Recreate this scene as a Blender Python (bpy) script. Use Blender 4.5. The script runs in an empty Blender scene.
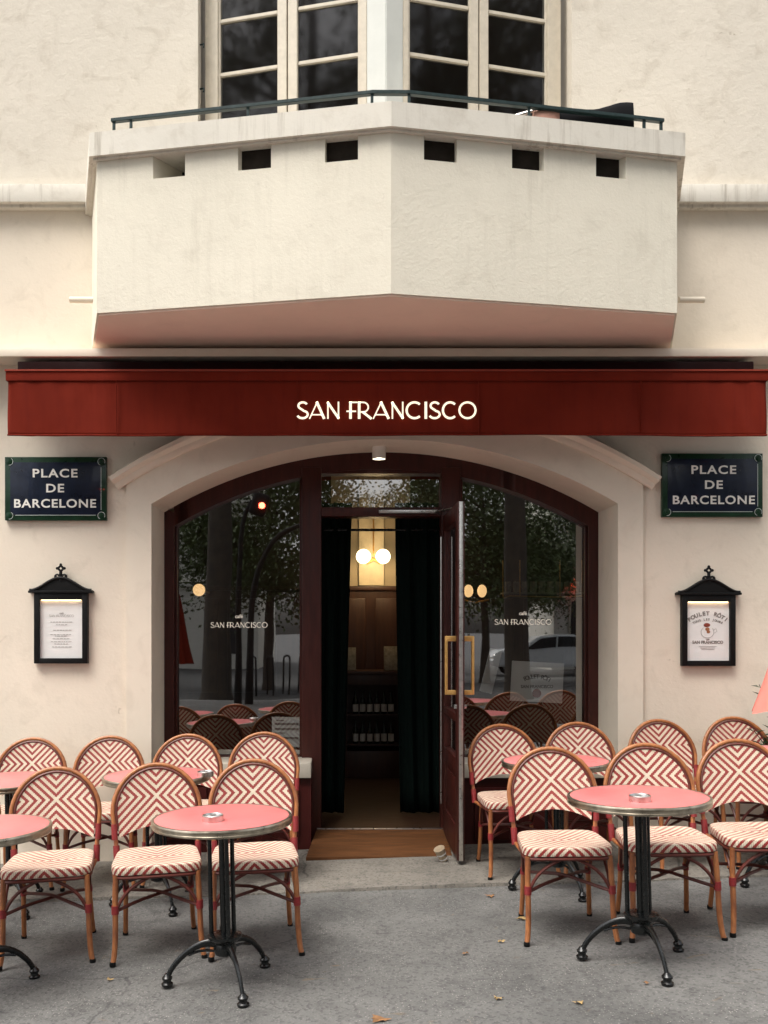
import bpy, bmesh, math, random
from mathutils import Vector, Matrix, Euler
random.seed(7)
R = math.radians
scn = bpy.context.scene
col = scn.collection

# ------------------------------------------------------------------ camera
F = 948.0; VX = 336.0; VY = 628.0; EYE = 1.55
cam = bpy.data.objects.new('camera', bpy.data.cameras.new('camera'))
col.objects.link(cam); scn.camera = cam
cam.location = (0, 0, EYE); cam.rotation_euler = (R(90), 0, 0)
cam.data.sensor_fit = 'HORIZONTAL'; cam.data.sensor_width = 36
cam.data.lens = F/768*36
cam.data.shift_x = (384-VX)/768; cam.data.shift_y = (VY-512)/768
cam.data.clip_start = .05; cam.data.clip_end = 500

# ------------------------------------------------------------------ world, sun, exposure
SUN_EL, SUN_AZ = R(64), R(222)          # azimuth of the sun, clockwise from +Y: behind and left of the camera
w = bpy.data.worlds.new("World"); scn.world = w; w.use_nodes = True
wn = w.node_tree; wn.nodes.clear()
sky = wn.nodes.new('ShaderNodeTexSky'); sky.sky_type = 'NISHITA'; sky.sun_disc = False
sky.sun_elevation = SUN_EL; sky.sun_rotation = SUN_AZ
sky.air_density = 1.0; sky.dust_density = 6.0; sky.ozone_density = 1.0
hs = wn.nodes.new('ShaderNodeHueSaturation'); hs.inputs['Saturation'].default_value = .22
bg = wn.nodes.new('ShaderNodeBackground'); bg.inputs['Strength'].default_value = .15
wo = wn.nodes.new('ShaderNodeOutputWorld')
wn.links.new(sky.outputs[0], hs.inputs['Color']); wn.links.new(hs.outputs[0], bg.inputs[0]); wn.links.new(bg.outputs[0], wo.inputs[0])
sl = bpy.data.lights.new('sun', 'SUN'); sl.energy = 1.15; sl.angle = R(38); sl.color = (1, .94, .84)
so = bpy.data.objects.new('sun', sl); col.objects.link(so)
sd = Vector((math.sin(SUN_AZ)*math.cos(SUN_EL), math.cos(SUN_AZ)*math.cos(SUN_EL), math.sin(SUN_EL)))
so.rotation_euler = sd.to_track_quat('Z', 'Y').to_euler(); so.location = sd*30
scn.view_settings.view_transform = 'Standard'; scn.view_settings.look = 'None'
scn.view_settings.exposure = 1.08; scn.view_settings.gamma = 1
scn.render.engine = 'CYCLES'
scn.cycles.max_bounces = 8; scn.cycles.transparent_max_bounces = 12

# ------------------------------------------------------------------ materials
def nodes(m):
    m.use_nodes = True
    nt = m.node_tree
    return nt, nt.nodes['Principled BSDF']
def N(nt, t, **k):
    n = nt.nodes.new(t)
    for a, b in k.items(): setattr(n, a, b)
    return n
def mth(nt, op, a, b=None, c=None):
    n = N(nt, 'ShaderNodeMath', operation=op)
    for i, v in enumerate((a, b, c)):
        if v is None: continue
        if isinstance(v, (int, float)): n.inputs[i].default_value = v
        else: nt.links.new(v, n.inputs[i])
    return n.outputs[0]
def mixc(nt, f, a, b, mode='MIX'):
    n = N(nt, 'ShaderNodeMix', data_type='RGBA', blend_type=mode)
    for s, v in ((n.inputs[0], f), (n.inputs[6], a), (n.inputs[7], b)):
        if isinstance(v, (int, float)): s.default_value = v
        elif isinstance(v, tuple): s.default_value = (*v, 1) if len(v) == 3 else v
        else: nt.links.new(v, s)
    return n.outputs[2]
def noise(nt, scale, detail=4, rough=.55, vec=None, dist=0):
    n = N(nt, 'ShaderNodeTexNoise')
    n.inputs['Scale'].default_value = scale; n.inputs['Detail'].default_value = detail
    n.inputs['Roughness'].default_value = rough; n.inputs['Distortion'].default_value = dist
    if vec is None:
        vec = geo(nt)
    nt.links.new(vec, n.inputs['Vector'])
    return n.outputs['Fac']
def geo(nt, obj=False):
    if obj: return N(nt, 'ShaderNodeTexCoord').outputs['Object']
    return N(nt, 'ShaderNodeNewGeometry').outputs['Position']
def ramp(nt, f, lo, hi):
    n = N(nt, 'ShaderNodeMapRange', clamp=True)
    n.inputs[1].default_value = lo; n.inputs[2].default_value = hi
    nt.links.new(f, n.inputs[0]); return n.outputs[0]
def bump(nt, b, h, strength=.3, dist=.01):
    n = N(nt, 'ShaderNodeBump'); n.inputs['Strength'].default_value = strength; n.inputs['Distance'].default_value = dist
    nt.links.new(h, n.inputs['Height']); nt.links.new(n.outputs[0], b.inputs['Normal'])
def stretch(nt, vec, s):
    n = N(nt, 'ShaderNodeVectorMath', operation='MULTIPLY'); nt.links.new(vec, n.inputs[0]); n.inputs[1].default_value = s
    return n.outputs[0]

def mat(name, c, rough=.6, metal=0, var=.12, vs=8, bmp=0, bs=60, spec=.5, coat=0, emit=None, es=0, obj=True, sx=(1,1,1)):
    m = bpy.data.materials.new(name); nt, b = nodes(m)
    v = stretch(nt, geo(nt, obj), sx)
    n = noise(nt, vs, 5, .6, v)
    lo = tuple(x*(1-var) for x in c); hi = tuple(min(1, x*(1+var)) for x in c)
    nt.links.new(mixc(nt, ramp(nt, n, .3, .7), lo, hi), b.inputs['Base Color'])
    b.inputs['Roughness'].default_value = rough; b.inputs['Metallic'].default_value = metal
    nt.links.new(ramp2(nt, n, rough*.85, min(1, rough*1.15)), b.inputs['Roughness'])
    b.inputs['Specular IOR Level'].default_value = spec
    b.inputs['Coat Weight'].default_value = coat
    if bmp: bump(nt, b, noise(nt, bs, 4, .6, v), bmp, .004)
    if emit: b.inputs['Emission Color'].default_value = (*emit, 1); b.inputs['Emission Strength'].default_value = es
    return m
def ramp2(nt, f, a, b):
    n = N(nt, 'ShaderNodeMapRange', clamp=True)
    n.inputs[1].default_value = .3; n.inputs[2].default_value = .7; n.inputs[3].default_value = a; n.inputs[4].default_value = b
    nt.links.new(f, n.inputs[0]); return n.outputs[0]

def plaster(name, c, dirt=(.30,.24,.17), grime=.5, bstr=.35, bscale=45, streak=0, specks=True):
    m = bpy.data.materials.new(name); nt, b = nodes(m)
    p = geo(nt)
    big = noise(nt, .9, 5, .6, p)
    base = mixc(nt, ramp(nt, big, .3, .7), tuple(x*.93 for x in c), tuple(x*1.04 for x in c))
    mid = noise(nt, 6, 6, .65, p, .6)
    base = mixc(nt, mth(nt, 'MULTIPLY', ramp(nt, mid, .52, .8), .22*grime*2), base, dirt)
    if specks:
        sp = noise(nt, 14, 3, .5, p, 1.0)
        msk = noise(nt, 1.3, 2, .5, p)
        k = mth(nt, 'MULTIPLY', ramp(nt, sp, .70, .76), ramp(nt, msk, .46, .62))
        base = mixc(nt, mth(nt, 'MULTIPLY', k, .55*grime*1.6), base, dirt)
    if streak:
        s = noise(nt, 1, 5, .7, stretch(nt, p, (22, 22, 1.2)))
        z = noise(nt, 2.2, 2, .5, p)
        base = mixc(nt, mth(nt, 'MULTIPLY', mth(nt, 'MULTIPLY', ramp(nt, s, .5, .72), ramp(nt, z, .4, .65)), streak), base, tuple(x*.8 for x in dirt))
    nt.links.new(base, b.inputs['Base Color'])
    b.inputs['Roughness'].default_value = .88; b.inputs['Specular IOR Level'].default_value = .25
    h = mth(nt, 'ADD', noise(nt, bscale, 5, .65, p), mth(nt, 'MULTIPLY', noise(nt, bscale*.28, 3, .5, p, .5), .7))
    bump(nt, b, h, bstr, .006)
    return m

M = {}
M['wall'] = plaster('lower_stucco', (.75,.665,.55), bstr=.28)
M['wall_up'] = plaster('upper_stucco', (.655,.60,.51), grime=.9, bstr=.6, bscale=30)
M['balc'] = plaster('balcony_stucco', (.745,.695,.58), grime=.4, bstr=.35, bscale=55, streak=.16)
M['stone'] = plaster('cast_stone', (.69,.65,.57), grime=.8, bstr=.2, streak=.8, specks=False)
M['trim'] = plaster('smooth_trim', (.75,.67,.555), grime=.4, bstr=.10, specks=False)
M['soffit'] = plaster('pink_bounce_soffit', (.90,.69,.57), grime=.2, bstr=.12, specks=False)  # bounce from awning and ground partly put into the pink paint colour
M['winpaint'] = mat('cream_window_paint', (.56,.50,.40), .5, var=.08, bmp=.1, vs=20)
M['pilaster'] = mat('pale_grey_paint', (.56,.57,.53), .6, var=.06, vs=5, bmp=.1)
M['rail'] = mat('dark_green_rail', (.018,.034,.034), .45, spec=.3, var=.25, vs=40, bmp=.1)
M['redwood'] = mat('oxblood_wood', (.044,.0088,.006), .42, var=.3, vs=9, bmp=.12, bs=40, sx=(4,4,.5), spec=.35)
M['redpanel'] = mat('red_painted_panel', (.05,.007,.0055), .45, var=.25, vs=6, spec=.3)
M['darkwood'] = mat('dark_interior_wood', (.05,.018,.009), .45, var=.3, vs=7, sx=(4,4,.5))
M['floorwood'] = mat('brown_wood', (.045,.02,.009), .5, var=.3, vs=10, bmp=.15, sx=(.6,6,6), obj=False)
M['rampwood'] = mat('orange_wood_ramp', (.10,.040,.014), .7, spec=.2, var=.4, vs=7, bmp=.25, sx=(.7,5,5), obj=False)
M['marble'] = mat('pale_marble', (.55,.5,.42), .35, var=.15, vs=5)
M['black'] = mat('black_iron', (.004,.005,.005), .26, var=.3, vs=30, bmp=.10, bs=80, spec=.4, coat=.15)
M['blackpaint'] = mat('black_painted_wood', (.004,.004,.004), .5, spec=.22, var=.3, vs=30, bmp=.1)
M['steel'] = mat('brushed_steel', (.62,.60,.57), .3, 1, var=.15, vs=30)
M['brass'] = mat('worn_brass', (.62,.36,.12), .35, .6, var=.2, vs=25)
M['rim'] = mat('table_edge_metal', (.48,.42,.33), .32, 1, var=.35, vs=18, bmp=.15, bs=50)
M['binding'] = mat('red_binding_cord', (.23,.014,.016), .5, var=.25, vs=60, bmp=.5, bs=250, sx=(1,1,6))
M['rimdark'] = mat('dark_red_cane', (.10,.018,.011), .45, var=.3, vs=50)
M['curtain'] = mat('dark_green_velvet', (.003,.008,.0065), .95, spec=.1, var=.2, vs=12)
M['paper'] = mat('white_paper', (.84,.83,.80), .6, var=.04, vs=6)
M['ink'] = mat('grey_ink', (.24,.22,.20), .7)
M['inklight'] = mat('pale_grey_ink', (.45,.43,.41), .7)
M['inkred'] = mat('red_brown_ink', (.25,.04,.02), .7)
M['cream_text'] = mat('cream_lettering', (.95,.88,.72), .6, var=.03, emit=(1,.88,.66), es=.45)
M['white_text'] = mat('white_enamel', (.78,.76,.70), .35, var=.06, vs=30)
M['vinyl'] = mat('white_vinyl', (.85,.80,.70), .5, var=.03, emit=(1,.9,.75), es=.10)
M['enblue'] = mat('navy_enamel', (.004,.008,.022), .3, var=.4, vs=10, spec=.3, coat=.15)
M['engreen'] = mat('green_enamel', (.005,.028,.011), .3, var=.35, vs=12, spec=.3, coat=.15)
M['coral'] = mat('coral_canvas', (.80,.24,.19), .8, var=.08, bmp=.2, bs=200)
M['leaf'] = mat('oleander_leaf', (.035,.075,.03), .5, var=.4, vs=20)
M['crown'] = mat('tree_foliage', (.06,.09,.025), .6, var=.5, vs=2.0)
M['crown2'] = mat('yellowing_foliage', (.12,.10,.025), .6, var=.45, vs=2.0)
M['bark'] = mat('plane_bark', (.05,.04,.03), .9, var=.5, vs=5, bmp=.6, bs=8)
M['facade'] = plaster('far_facade', (.80,.77,.70), grime=.6)
M['slate'] = mat('zinc_roof', (.14,.15,.17), .5, var=.2)
M['farglass'] = mat('far_window_glass', (.03,.035,.04), .1, var=.2)
M['tyre'] = mat('tyre_rubber', (.015,.015,.015), .8)
M['carwhite'] = mat('white_car_paint', (.7,.72,.74), .3, coat=.6, var=.03)
M['carblue'] = mat('blue_car_paint', (.10,.22,.32), .3, coat=.6, var=.05)
M['terracotta'] = mat('terracotta', (.30,.12,.06), .8, bmp=.3)
M['granite'] = mat('kerb_granite', (.28,.27,.26), .8, var=.25, vs=20, bmp=.4, obj=False)
M['white_metal'] = mat('white_lamp_metal', (.75,.72,.66), .4, var=.03)
M['globe'] = mat('lit_opal_globe', (.9,.8,.6), .4, emit=(1,.78,.46), es=2.2, var=.02)
M['globe2'] = mat('dim_opal_globe', (.9,.8,.6), .4, emit=(1,.60,.26), es=.8, var=.02)
M['lens'] = mat('lit_lens', (.9,.85,.7), .4, emit=(1,.9,.7), es=3, var=.02)
M['redlamp'] = mat('red_signal_lens', (.9,.05,.03), .3, emit=(1,.06,.03), es=30, var=.02)
M['redsign'] = mat('red_lit_sign', (.9,.1,.03), .3, emit=(1,.10,.03), es=1.6, var=.1)
M['bottle'] = mat('dark_bottle_glass', (.008,.012,.008), .12, var=.1)
M['label'] = mat('bottle_label', (.62,.58,.52), .6, var=.1)
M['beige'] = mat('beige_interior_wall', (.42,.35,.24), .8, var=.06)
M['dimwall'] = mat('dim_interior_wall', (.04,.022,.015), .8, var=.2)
M['book'] = mat('grey_book_cover', (.28,.25,.19), .6, var=.4, vs=30)
M['tarp'] = mat('black_tarpaulin', (.005,.005,.006), .8, spec=.1, var=.3)
M['tarppink'] = mat('faded_pink_cloth', (.45,.24,.18), .8, var=.2)
M['dead'] = mat('dead_leaf_brown', (.24,.12,.05), .8, var=.4, vs=40)
M['dead2'] = mat('dead_leaf_yellow', (.38,.26,.11), .8, var=.4, vs=40)
M['cup'] = mat('beige_paper_cup', (.50,.40,.28), .7, var=.1)
M['laminate'] = mat('pink_red_laminate', (.68,.185,.18), .34, var=.09, vs=5, spec=.6)

def glass_mat(name, fac, tint=(1,1,1), rough=0.0):
    m = bpy.data.materials.new(name); m.use_nodes = True; nt = m.node_tree; nt.nodes.clear()
    o = N(nt, 'ShaderNodeOutputMaterial'); mx = N(nt, 'ShaderNodeMixShader')
    t = N(nt, 'ShaderNodeBsdfTransparent'); t.inputs[0].default_value = (*tint, 1)
    g = N(nt, 'ShaderNodeBsdfGlossy'); g.inputs['Roughness'].default_value = rough
    ge = N(nt, 'ShaderNodeNewGeometry'); dt = N(nt, 'ShaderNodeVectorMath', operation='DOT_PRODUCT')
    nt.links.new(ge.outputs['Normal'], dt.inputs[0]); nt.links.new(ge.outputs['Incoming'], dt.inputs[1])
    sch = mth(nt, 'POWER', mth(nt, 'SUBTRACT', 1, mth(nt, 'ABSOLUTE', dt.outputs['Value'])), 5)
    f = mth(nt, 'ADD', mth(nt, 'MULTIPLY', sch, .85), fac)
    n = noise(nt, 1.6, 1, .4)
    bp = N(nt, 'ShaderNodeBump'); bp.inputs['Strength'].default_value = .05; bp.inputs['Distance'].default_value = .02
    nt.links.new(n, bp.inputs['Height']); nt.links.new(bp.outputs[0], g.inputs['Normal'])
    nt.links.new(f, mx.inputs[0]); nt.links.new(t.outputs[0], mx.inputs[1]); nt.links.new(g.outputs[0], mx.inputs[2])
    nt.links.new(mx.outputs[0], o.inputs[0]); return m
M['glass'] = glass_mat('shop_glass', .38, (.8,.82,.82), .012)
M['glass_up'] = glass_mat('upper_glass', .05, (.3,.31,.31), .045)
M['caseglass'] = glass_mat('case_glass', .02, (.97,.97,.97))
M['doorglass'] = glass_mat('door_glass', .06, (.8,.8,.8))

# woven cane: nested chevrons meeting in an X
def cane(name, back):
    m = bpy.data.materials.new(name); nt, b = nodes(m)
    s = N(nt, 'ShaderNodeSeparateXYZ'); nt.links.new(geo(nt, True), s.inputs[0])
    x, y, z = s.outputs
    P_ = .0405
    if back:
        ax = mth(nt, 'ABSOLUTE', x); az = mth(nt, 'ABSOLUTE', mth(nt, 'SUBTRACT', z, .700))
        v = mth(nt, 'SUBTRACT', az, ax); q = z
    else:
        ax = mth(nt, 'ABSOLUTE', x); ay = mth(nt, 'ABSOLUTE', mth(nt, 'ADD', y, .01))
        v = mth(nt, 'ADD', mth(nt, 'SUBTRACT', ay, ax), mth(nt, 'SUBTRACT', .455, z)); q = y
    wv = 2*math.pi/.0082
    wx = mth(nt, 'SINE', mth(nt, 'MULTIPLY', x, wv)); wq = mth(nt, 'SINE', mth(nt, 'MULTIPLY', q, wv))
    v = mth(nt, 'ADD', v, mth(nt, 'MULTIPLY', mth(nt, 'ADD', wx, wq), .0011))
    fr = mth(nt, 'FRACT', mth(nt, 'ADD', mth(nt, 'DIVIDE', v, P_), 10.27))
    st = ramp(nt, mth(nt, 'ABSOLUTE', mth(nt, 'SUBTRACT', fr, .27)), .235, .285)
    # fr in 0..1, cream near .27
    st2 = ramp(nt, mth(nt, 'ABSOLUTE', mth(nt, 'SUBTRACT', fr, 1.27)), .285, .235)
    k = mth(nt, 'MULTIPLY', st, mth(nt, 'SUBTRACT', 1, st2))
    n = noise(nt, 60, 3, .6, geo(nt, True))
    oi = N(nt, 'ShaderNodeObjectInfo'); fade = mth(nt, 'MULTIPLY', oi.outputs['Random'], .25)
    wearn = ramp(nt, noise(nt, 11, 3, .6, geo(nt, True)), .45, .75)
    cream = mixc(nt, n, (.64,.53,.38), (.92,.83,.68)); red = mixc(nt, n, (.26,.016,.016), (.38,.034,.031))
    red = mixc(nt, mth(nt, 'ADD', fade, mth(nt, 'MULTIPLY', wearn, .18)), red, (.42,.10,.08))
    cream = mixc(nt, mth(nt, 'MULTIPLY', wearn, .25), cream, (.55,.42,.28))
    if not back: k = mth(nt, 'MULTIPLY', k, mth(nt, 'SUBTRACT', 1, mth(nt, 'MULTIPLY', ramp(nt, z, .445, .452), .30)))
    c = mixc(nt, k, cream, red)
    hgt = mth(nt, 'ADD', mth(nt, 'MULTIPLY', wx, wq), mth(nt, 'MULTIPLY', n, .6))
    c = mixc(nt, ramp(nt, mth(nt, 'MULTIPLY', wx, wq), .3, -1.2), c, mixc(nt, 1.0, c, (.45,.42,.40), 'MULTIPLY'))
    nt.links.new(c, b.inputs['Base Color']); b.inputs['Roughness'].default_value = .5
    bump(nt, b, hgt, .5, .0015)
    return m
M['cane_back'] = cane('woven_chevron_back', True)
M['cane_seat'] = cane('woven_chevron_seat', False)

def rattan():
    m = bpy.data.materials.new('honey_rattan'); nt, b = nodes(m)
    p = geo(nt, True)
    n = noise(nt, 9, 4, .6, p); f = noise(nt, 120, 3, .6, stretch(nt, p, (1,1,.15)))
    c = mixc(nt, ramp(nt, n, .35, .68), (.42,.160,.052), (.24,.078,.028))
    c = mixc(nt, mth(nt, 'MULTIPLY', ramp(nt, f, .45, .7), .5), c, (.13,.045,.02))
    nt.links.new(c, b.inputs['Base Color']); b.inputs['Roughness'].default_value = .38
    b.inputs['Coat Weight'].default_value = .15
    bump(nt, b, f, .12, .002); return m
M['rattan'] = rattan()

def awning_mat():
    m = bpy.data.materials.new('oxblood_canvas'); nt, b = nodes(m); p = geo(nt)
    n = noise(nt, 2.0, 4, .6, p); s = noise(nt, 30, 3, .6, stretch(nt, p, (1,1,.06)))
    c = mixc(nt, ramp(nt, n, .3, .7), (.125,.0125,.006), (.175,.019,.009))
    c = mixc(nt, mth(nt, 'MULTIPLY', ramp(nt, s, .5, .8), .35), c, (.09,.008,.006))
    nt.links.new(c, b.inputs['Base Color']); b.inputs['Roughness'].default_value = .9; b.inputs['Specular IOR Level'].default_value = .1
    wr = noise(nt, 2.6, 3, .45, stretch(nt, p, (1.0, 1, .45)), .9)
    bump(nt, b, mth(nt, 'ADD', wr, mth(nt, 'MULTIPLY', noise(nt, 500, 2, .5, p), .02)), .5, .05); return m
M['awning'] = awning_mat()

def asphalt(name, a, bcol, speck):
    m = bpy.data.materials.new(name); nt, b = nodes(m); p = geo(nt)
    big = noise(nt, .8, 5, .65, p, .4); mid = noise(nt, 4.5, 5, .7, p, .8)
    c = mixc(nt, ramp(nt, big, .35, .68), a, bcol)
    c = mixc(nt, mth(nt, 'MULTIPLY', ramp(nt, mid, .48, .72), .6), c, tuple(x*.5 for x in a))
    c = mixc(nt, mth(nt, 'MULTIPLY', ramp(nt, noise(nt, 28, 4, .7, p), .45, .75), .35), c, tuple(x*1.9 for x in a))
    v = N(nt, 'ShaderNodeTexVoronoi'); v.inputs['Scale'].default_value = 85; nt.links.new(p, v.inputs['Vector'])
    pale = ramp(nt, v.outputs['Distance'], .28, .12)
    rnd = N(nt, 'ShaderNodeSeparateColor'); nt.links.new(v.outputs['Color'], rnd.inputs[0])
    wear = ramp(nt, noise(nt, 2.2, 4, .6, p), .40, .62)
    k = mth(nt, 'MULTIPLY', mth(nt, 'MULTIPLY', pale, ramp(nt, rnd.outputs[0], .35, .75)), mth(nt, 'ADD', mth(nt, 'MULTIPLY', wear, .7), .25))
    c = mixc(nt, mth(nt, 'MULTIPLY', k, speck), c, (.42,.40,.36))
    dk = mth(nt, 'MULTIPLY', ramp(nt, rnd.outputs[1], .7, .9), .45)
    c = mixc(nt, dk, c, (.03,.03,.03))
    wv_ = N(nt, 'ShaderNodeVectorMath', operation='ADD'); dn = N(nt, 'ShaderNodeTexNoise'); dn.inputs['Scale'].default_value = 2.5; nt.links.new(p, dn.inputs['Vector'])
    sc_ = N(nt, 'ShaderNodeVectorMath', operation='SCALE'); sc_.inputs['Scale'].default_value = .22; nt.links.new(dn.outputs['Color'], sc_.inputs[0])
    nt.links.new(p, wv_.inputs[0]); nt.links.new(sc_.outputs[0], wv_.inputs[1])
    cr = N(nt, 'ShaderNodeTexVoronoi', feature='DISTANCE_TO_EDGE'); cr.inputs['Scale'].default_value = .36; nt.links.new(wv_.outputs[0], cr.inputs['Vector'])
    cm = mth(nt, 'MULTIPLY', ramp(nt, cr.outputs['Distance'], .0035, .001), ramp(nt, noise(nt, 3.5, 3, .6, p), .47, .55))
    c = mixc(nt, mth(nt, 'MULTIPLY', cm, .55), c, (.02,.02,.02))
    # chewing gum and leaf stains
    g = N(nt, 'ShaderNodeTexVoronoi'); g.inputs['Scale'].default_value = 2.6; nt.links.new(p, g.inputs['Vector'])
    c = mixc(nt, mth(nt, 'MULTIPLY', ramp(nt, g.outputs['Distance'], .075, .05), .35), c, (.05,.045,.04))
    st = noise(nt, 5, 3, .5, stretch(nt, p, (1,1.5,1)), 1.5)
    c = mixc(nt, mth(nt, 'MULTIPLY', ramp(nt, st, .68, .76), .4), c, (.22,.15,.08))
    nt.links.new(c, b.inputs['Base Color']); b.inputs['Roughness'].default_value = .85
    h = mth(nt, 'ADD', v.outputs['Distance'], mth(nt, 'MULTIPLY', noise(nt, 60, 4, .6, p), 1.2))
    bump(nt, b, h, .55, .004); return m
M['asphalt'] = asphalt('worn_asphalt', (.088,.087,.083), (.172,.168,.160), 1.0)
M['concrete'] = asphalt('old_concrete', (.145,.132,.113), (.20,.182,.155), .45)
M['road'] = asphalt('road_asphalt', (.05,.05,.05), (.07,.07,.07), .3)

# ------------------------------------------------------------------ mesh helpers
ORG = {}
class MB:
    def __init__(s): s.bm = bmesh.new()
    def merge(s, b2):
        me = bpy.data.meshes.new('t'); b2.to_mesh(me); b2.free(); s.bm.from_mesh(me); bpy.data.meshes.remove(me)
    def box(s, x0, x1, y0, y1, z0, z1, bev=0, rot=None, seg=2):
        b = bmesh.new(); bmesh.ops.create_cube(b, size=1)
        bmesh.ops.scale(b, vec=(x1-x0, y1-y0, z1-z0), verts=b.verts)
        if bev: bmesh.ops.bevel(b, geom=b.edges[:], offset=bev, segments=seg, affect='EDGES', profile=.6)
        mt = Matrix.Translation(((x0+x1)/2, (y0+y1)/2, (z0+z1)/2))
        if rot is not None: mt = mt @ rot.to_4x4()
        bmesh.ops.transform(b, matrix=mt, verts=b.verts); s.merge(b); return s
    def prism(s, plan, z0, z1, bev=0):
        b = bmesh.new(); f = b.faces.new([b.verts.new((x, y, z0)) for x, y in plan])
        r = bmesh.ops.extrude_face_region(b, geom=[f])
        bmesh.ops.translate(b, vec=(0,0,z1-z0), verts=[v for v in r['geom'] if isinstance(v, bmesh.types.BMVert)])
        bmesh.ops.recalc_face_normals(b, faces=b.faces)
        if bev: bmesh.ops.bevel(b, geom=b.edges[:], offset=bev, segments=2, affect='EDGES')
        s.merge(b); return s
    def plate(s, poly, y0, y1, bev=0):            # polygon in XZ, thick in Y
        b = bmesh.new(); f = b.faces.new([b.verts.new((x, y0, z)) for x, z in poly])
        r = bmesh.ops.extrude_face_region(b, geom=[f])
        bmesh.ops.translate(b, vec=(0,y1-y0,0), verts=[v for v in r['geom'] if isinstance(v, bmesh.types.BMVert)])
        bmesh.ops.recalc_face_normals(b, faces=b.faces)
        if bev: bmesh.ops.bevel(b, geom=b.edges[:], offset=bev, segments=2, affect='EDGES')
        s.merge(b); return s
    def quad(s, *p):
        s.bm.faces.new([s.bm.verts.new(q) for q in p]); return s
    def lathe(s, prof, c=(0,0,0), n=24, rot=None, cap=True):
        b = bmesh.new(); rings = []
        for r, z in prof:
            rings.append([b.verts.new((r*math.cos(2*math.pi*i/n), r*math.sin(2*math.pi*i/n), z)) for i in range(n)])
        for a, d in zip(rings, rings[1:]):
            for i in range(n): b.faces.new((a[i], a[(i+1)%n], d[(i+1)%n], d[i]))
        if cap: b.faces.new(rings[0][::-1]); b.faces.new(rings[-1])
        mt = Matrix.Translation(c)
        if rot is not None: mt = mt @ rot.to_4x4()
        bmesh.ops.transform(b, matrix=mt, verts=b.verts); bmesh.ops.recalc_face_normals(b, faces=b.faces)
        s.merge(b); return s
    def tube(s, pts, r, n=10, smooth=0, flat=None):
        pts = [Vector(p) for p in pts]
        if not isinstance(r, (list, tuple)): r = [r]*len(pts)
        for _ in range(smooth):
            q = [pts[0]]; rr = [r[0]]
            for i in range(len(pts)-1):
                q += [pts[i].lerp(pts[i+1], .25), pts[i].lerp(pts[i+1], .75)]; rr += [r[i]*.75+r[i+1]*.25, r[i]*.25+r[i+1]*.75]
            q.append(pts[-1]); rr.append(r[-1]); pts, r = q, rr
        b = bmesh.new(); rings = []; up = None
        for i, p in enumerate(pts):
            d = (pts[min(i+1, len(pts)-1)] - pts[max(i-1, 0)]).normalized()
            if up is None:
                up = Vector((0,0,1)) if abs(d.z) < .9 else Vector((0,1,0))
            sd_ = d.cross(up).normalized(); up = sd_.cross(d).normalized()
            ax, bx = (1, 1) if flat is None else flat
            rings.append([b.verts.new(p + sd_*(r[i]*ax*math.cos(2*math.pi*k/n)) + up*(r[i]*bx*math.sin(2*math.pi*k/n))) for k in range(n)])
        for a, c in zip(rings, rings[1:]):
            for k in range(n): b.faces.new((a[k], a[(k+1)%n], c[(k+1)%n], c[k]))
        b.faces.new(rings[0][::-1]); b.faces.new(rings[-1])
        bmesh.ops.recalc_face_normals(b, faces=b.faces); s.merge(b); return s
    def sphere(s, c, r, seg=20, sc=(1,1,1)):
        b = bmesh.new(); bmesh.ops.create_uvsphere(b, u_segments=seg, v_segments=seg//2+2, radius=r)
        bmesh.ops.transform(b, matrix=Matrix.Translation(c) @ Matrix.Diagonal((*sc, 1)), verts=b.verts); s.merge(b); return s
    def build(s, name, m, parent=None, smooth=True):
        me = bpy.data.meshes.new(name)
        if parent is not None:
            o = parent
            while o.parent: o = o.parent
            L = ORG.get(o.name, Vector((0,0,0)))
        else:
            vs = [v.co for v in s.bm.verts]
            L = Vector(((min(v.x for v in vs)+max(v.x for v in vs))/2, (min(v.y for v in vs)+max(v.y for v in vs))/2, min(v.z for v in vs)))
        bmesh.ops.translate(s.bm, vec=-L, verts=s.bm.verts)
        s.bm.to_mesh(me); s.bm.free(); me.materials.append(m)
        if smooth:
            me.shade_smooth() if hasattr(me, 'shade_smooth') else None
            me.set_sharp_from_angle(angle=R(38))
        ob = bpy.data.objects.new(name, me); col.objects.link(ob)
        if parent is not None: ob.parent = parent
        else: ob.location = L; ORG[ob.name] = L
        return ob
def tag(o, label=None, cat=None, group=None, kind=None):
    if label: o['label'] = label
    if cat: o['category'] = cat
    if group: o['group'] = group
    if kind: o['kind'] = kind
    return o
def thing(name, loc, label, cat, group=None):
    o = bpy.data.objects.new(name, None); col.objects.link(o); o.location = loc; o.empty_display_size = .2
    ORG[o.name] = Vector(loc); return tag(o, label, cat, group)
KIDS = {}
def copy_tree(o, parent=None):
    c = o.copy(); col.objects.link(c)
    if parent is not None: c.parent = parent
    for ch in [q for q in ALLOBJ if q.parent == o]: copy_tree(ch, c)
    return c
def P(px, py, d): return Vector(((px-VX)*d/F, d, EYE+(VY-py)*d/F))
def X(px, d): return (px-VX)*d/F
def Z(py, d): return EYE+(VY-py)*d/F

def ground_z(x, y):
    yy = min(max(y, 2.5), 6.8); s = .0286+(6.2-yy)*.0089
    xx = max(-4.0, min(4.5, x))
    z = .018 + s*xx
    if y < 2.5: z *= max(0, 1-(2.5-y)/6)
    return z

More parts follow.
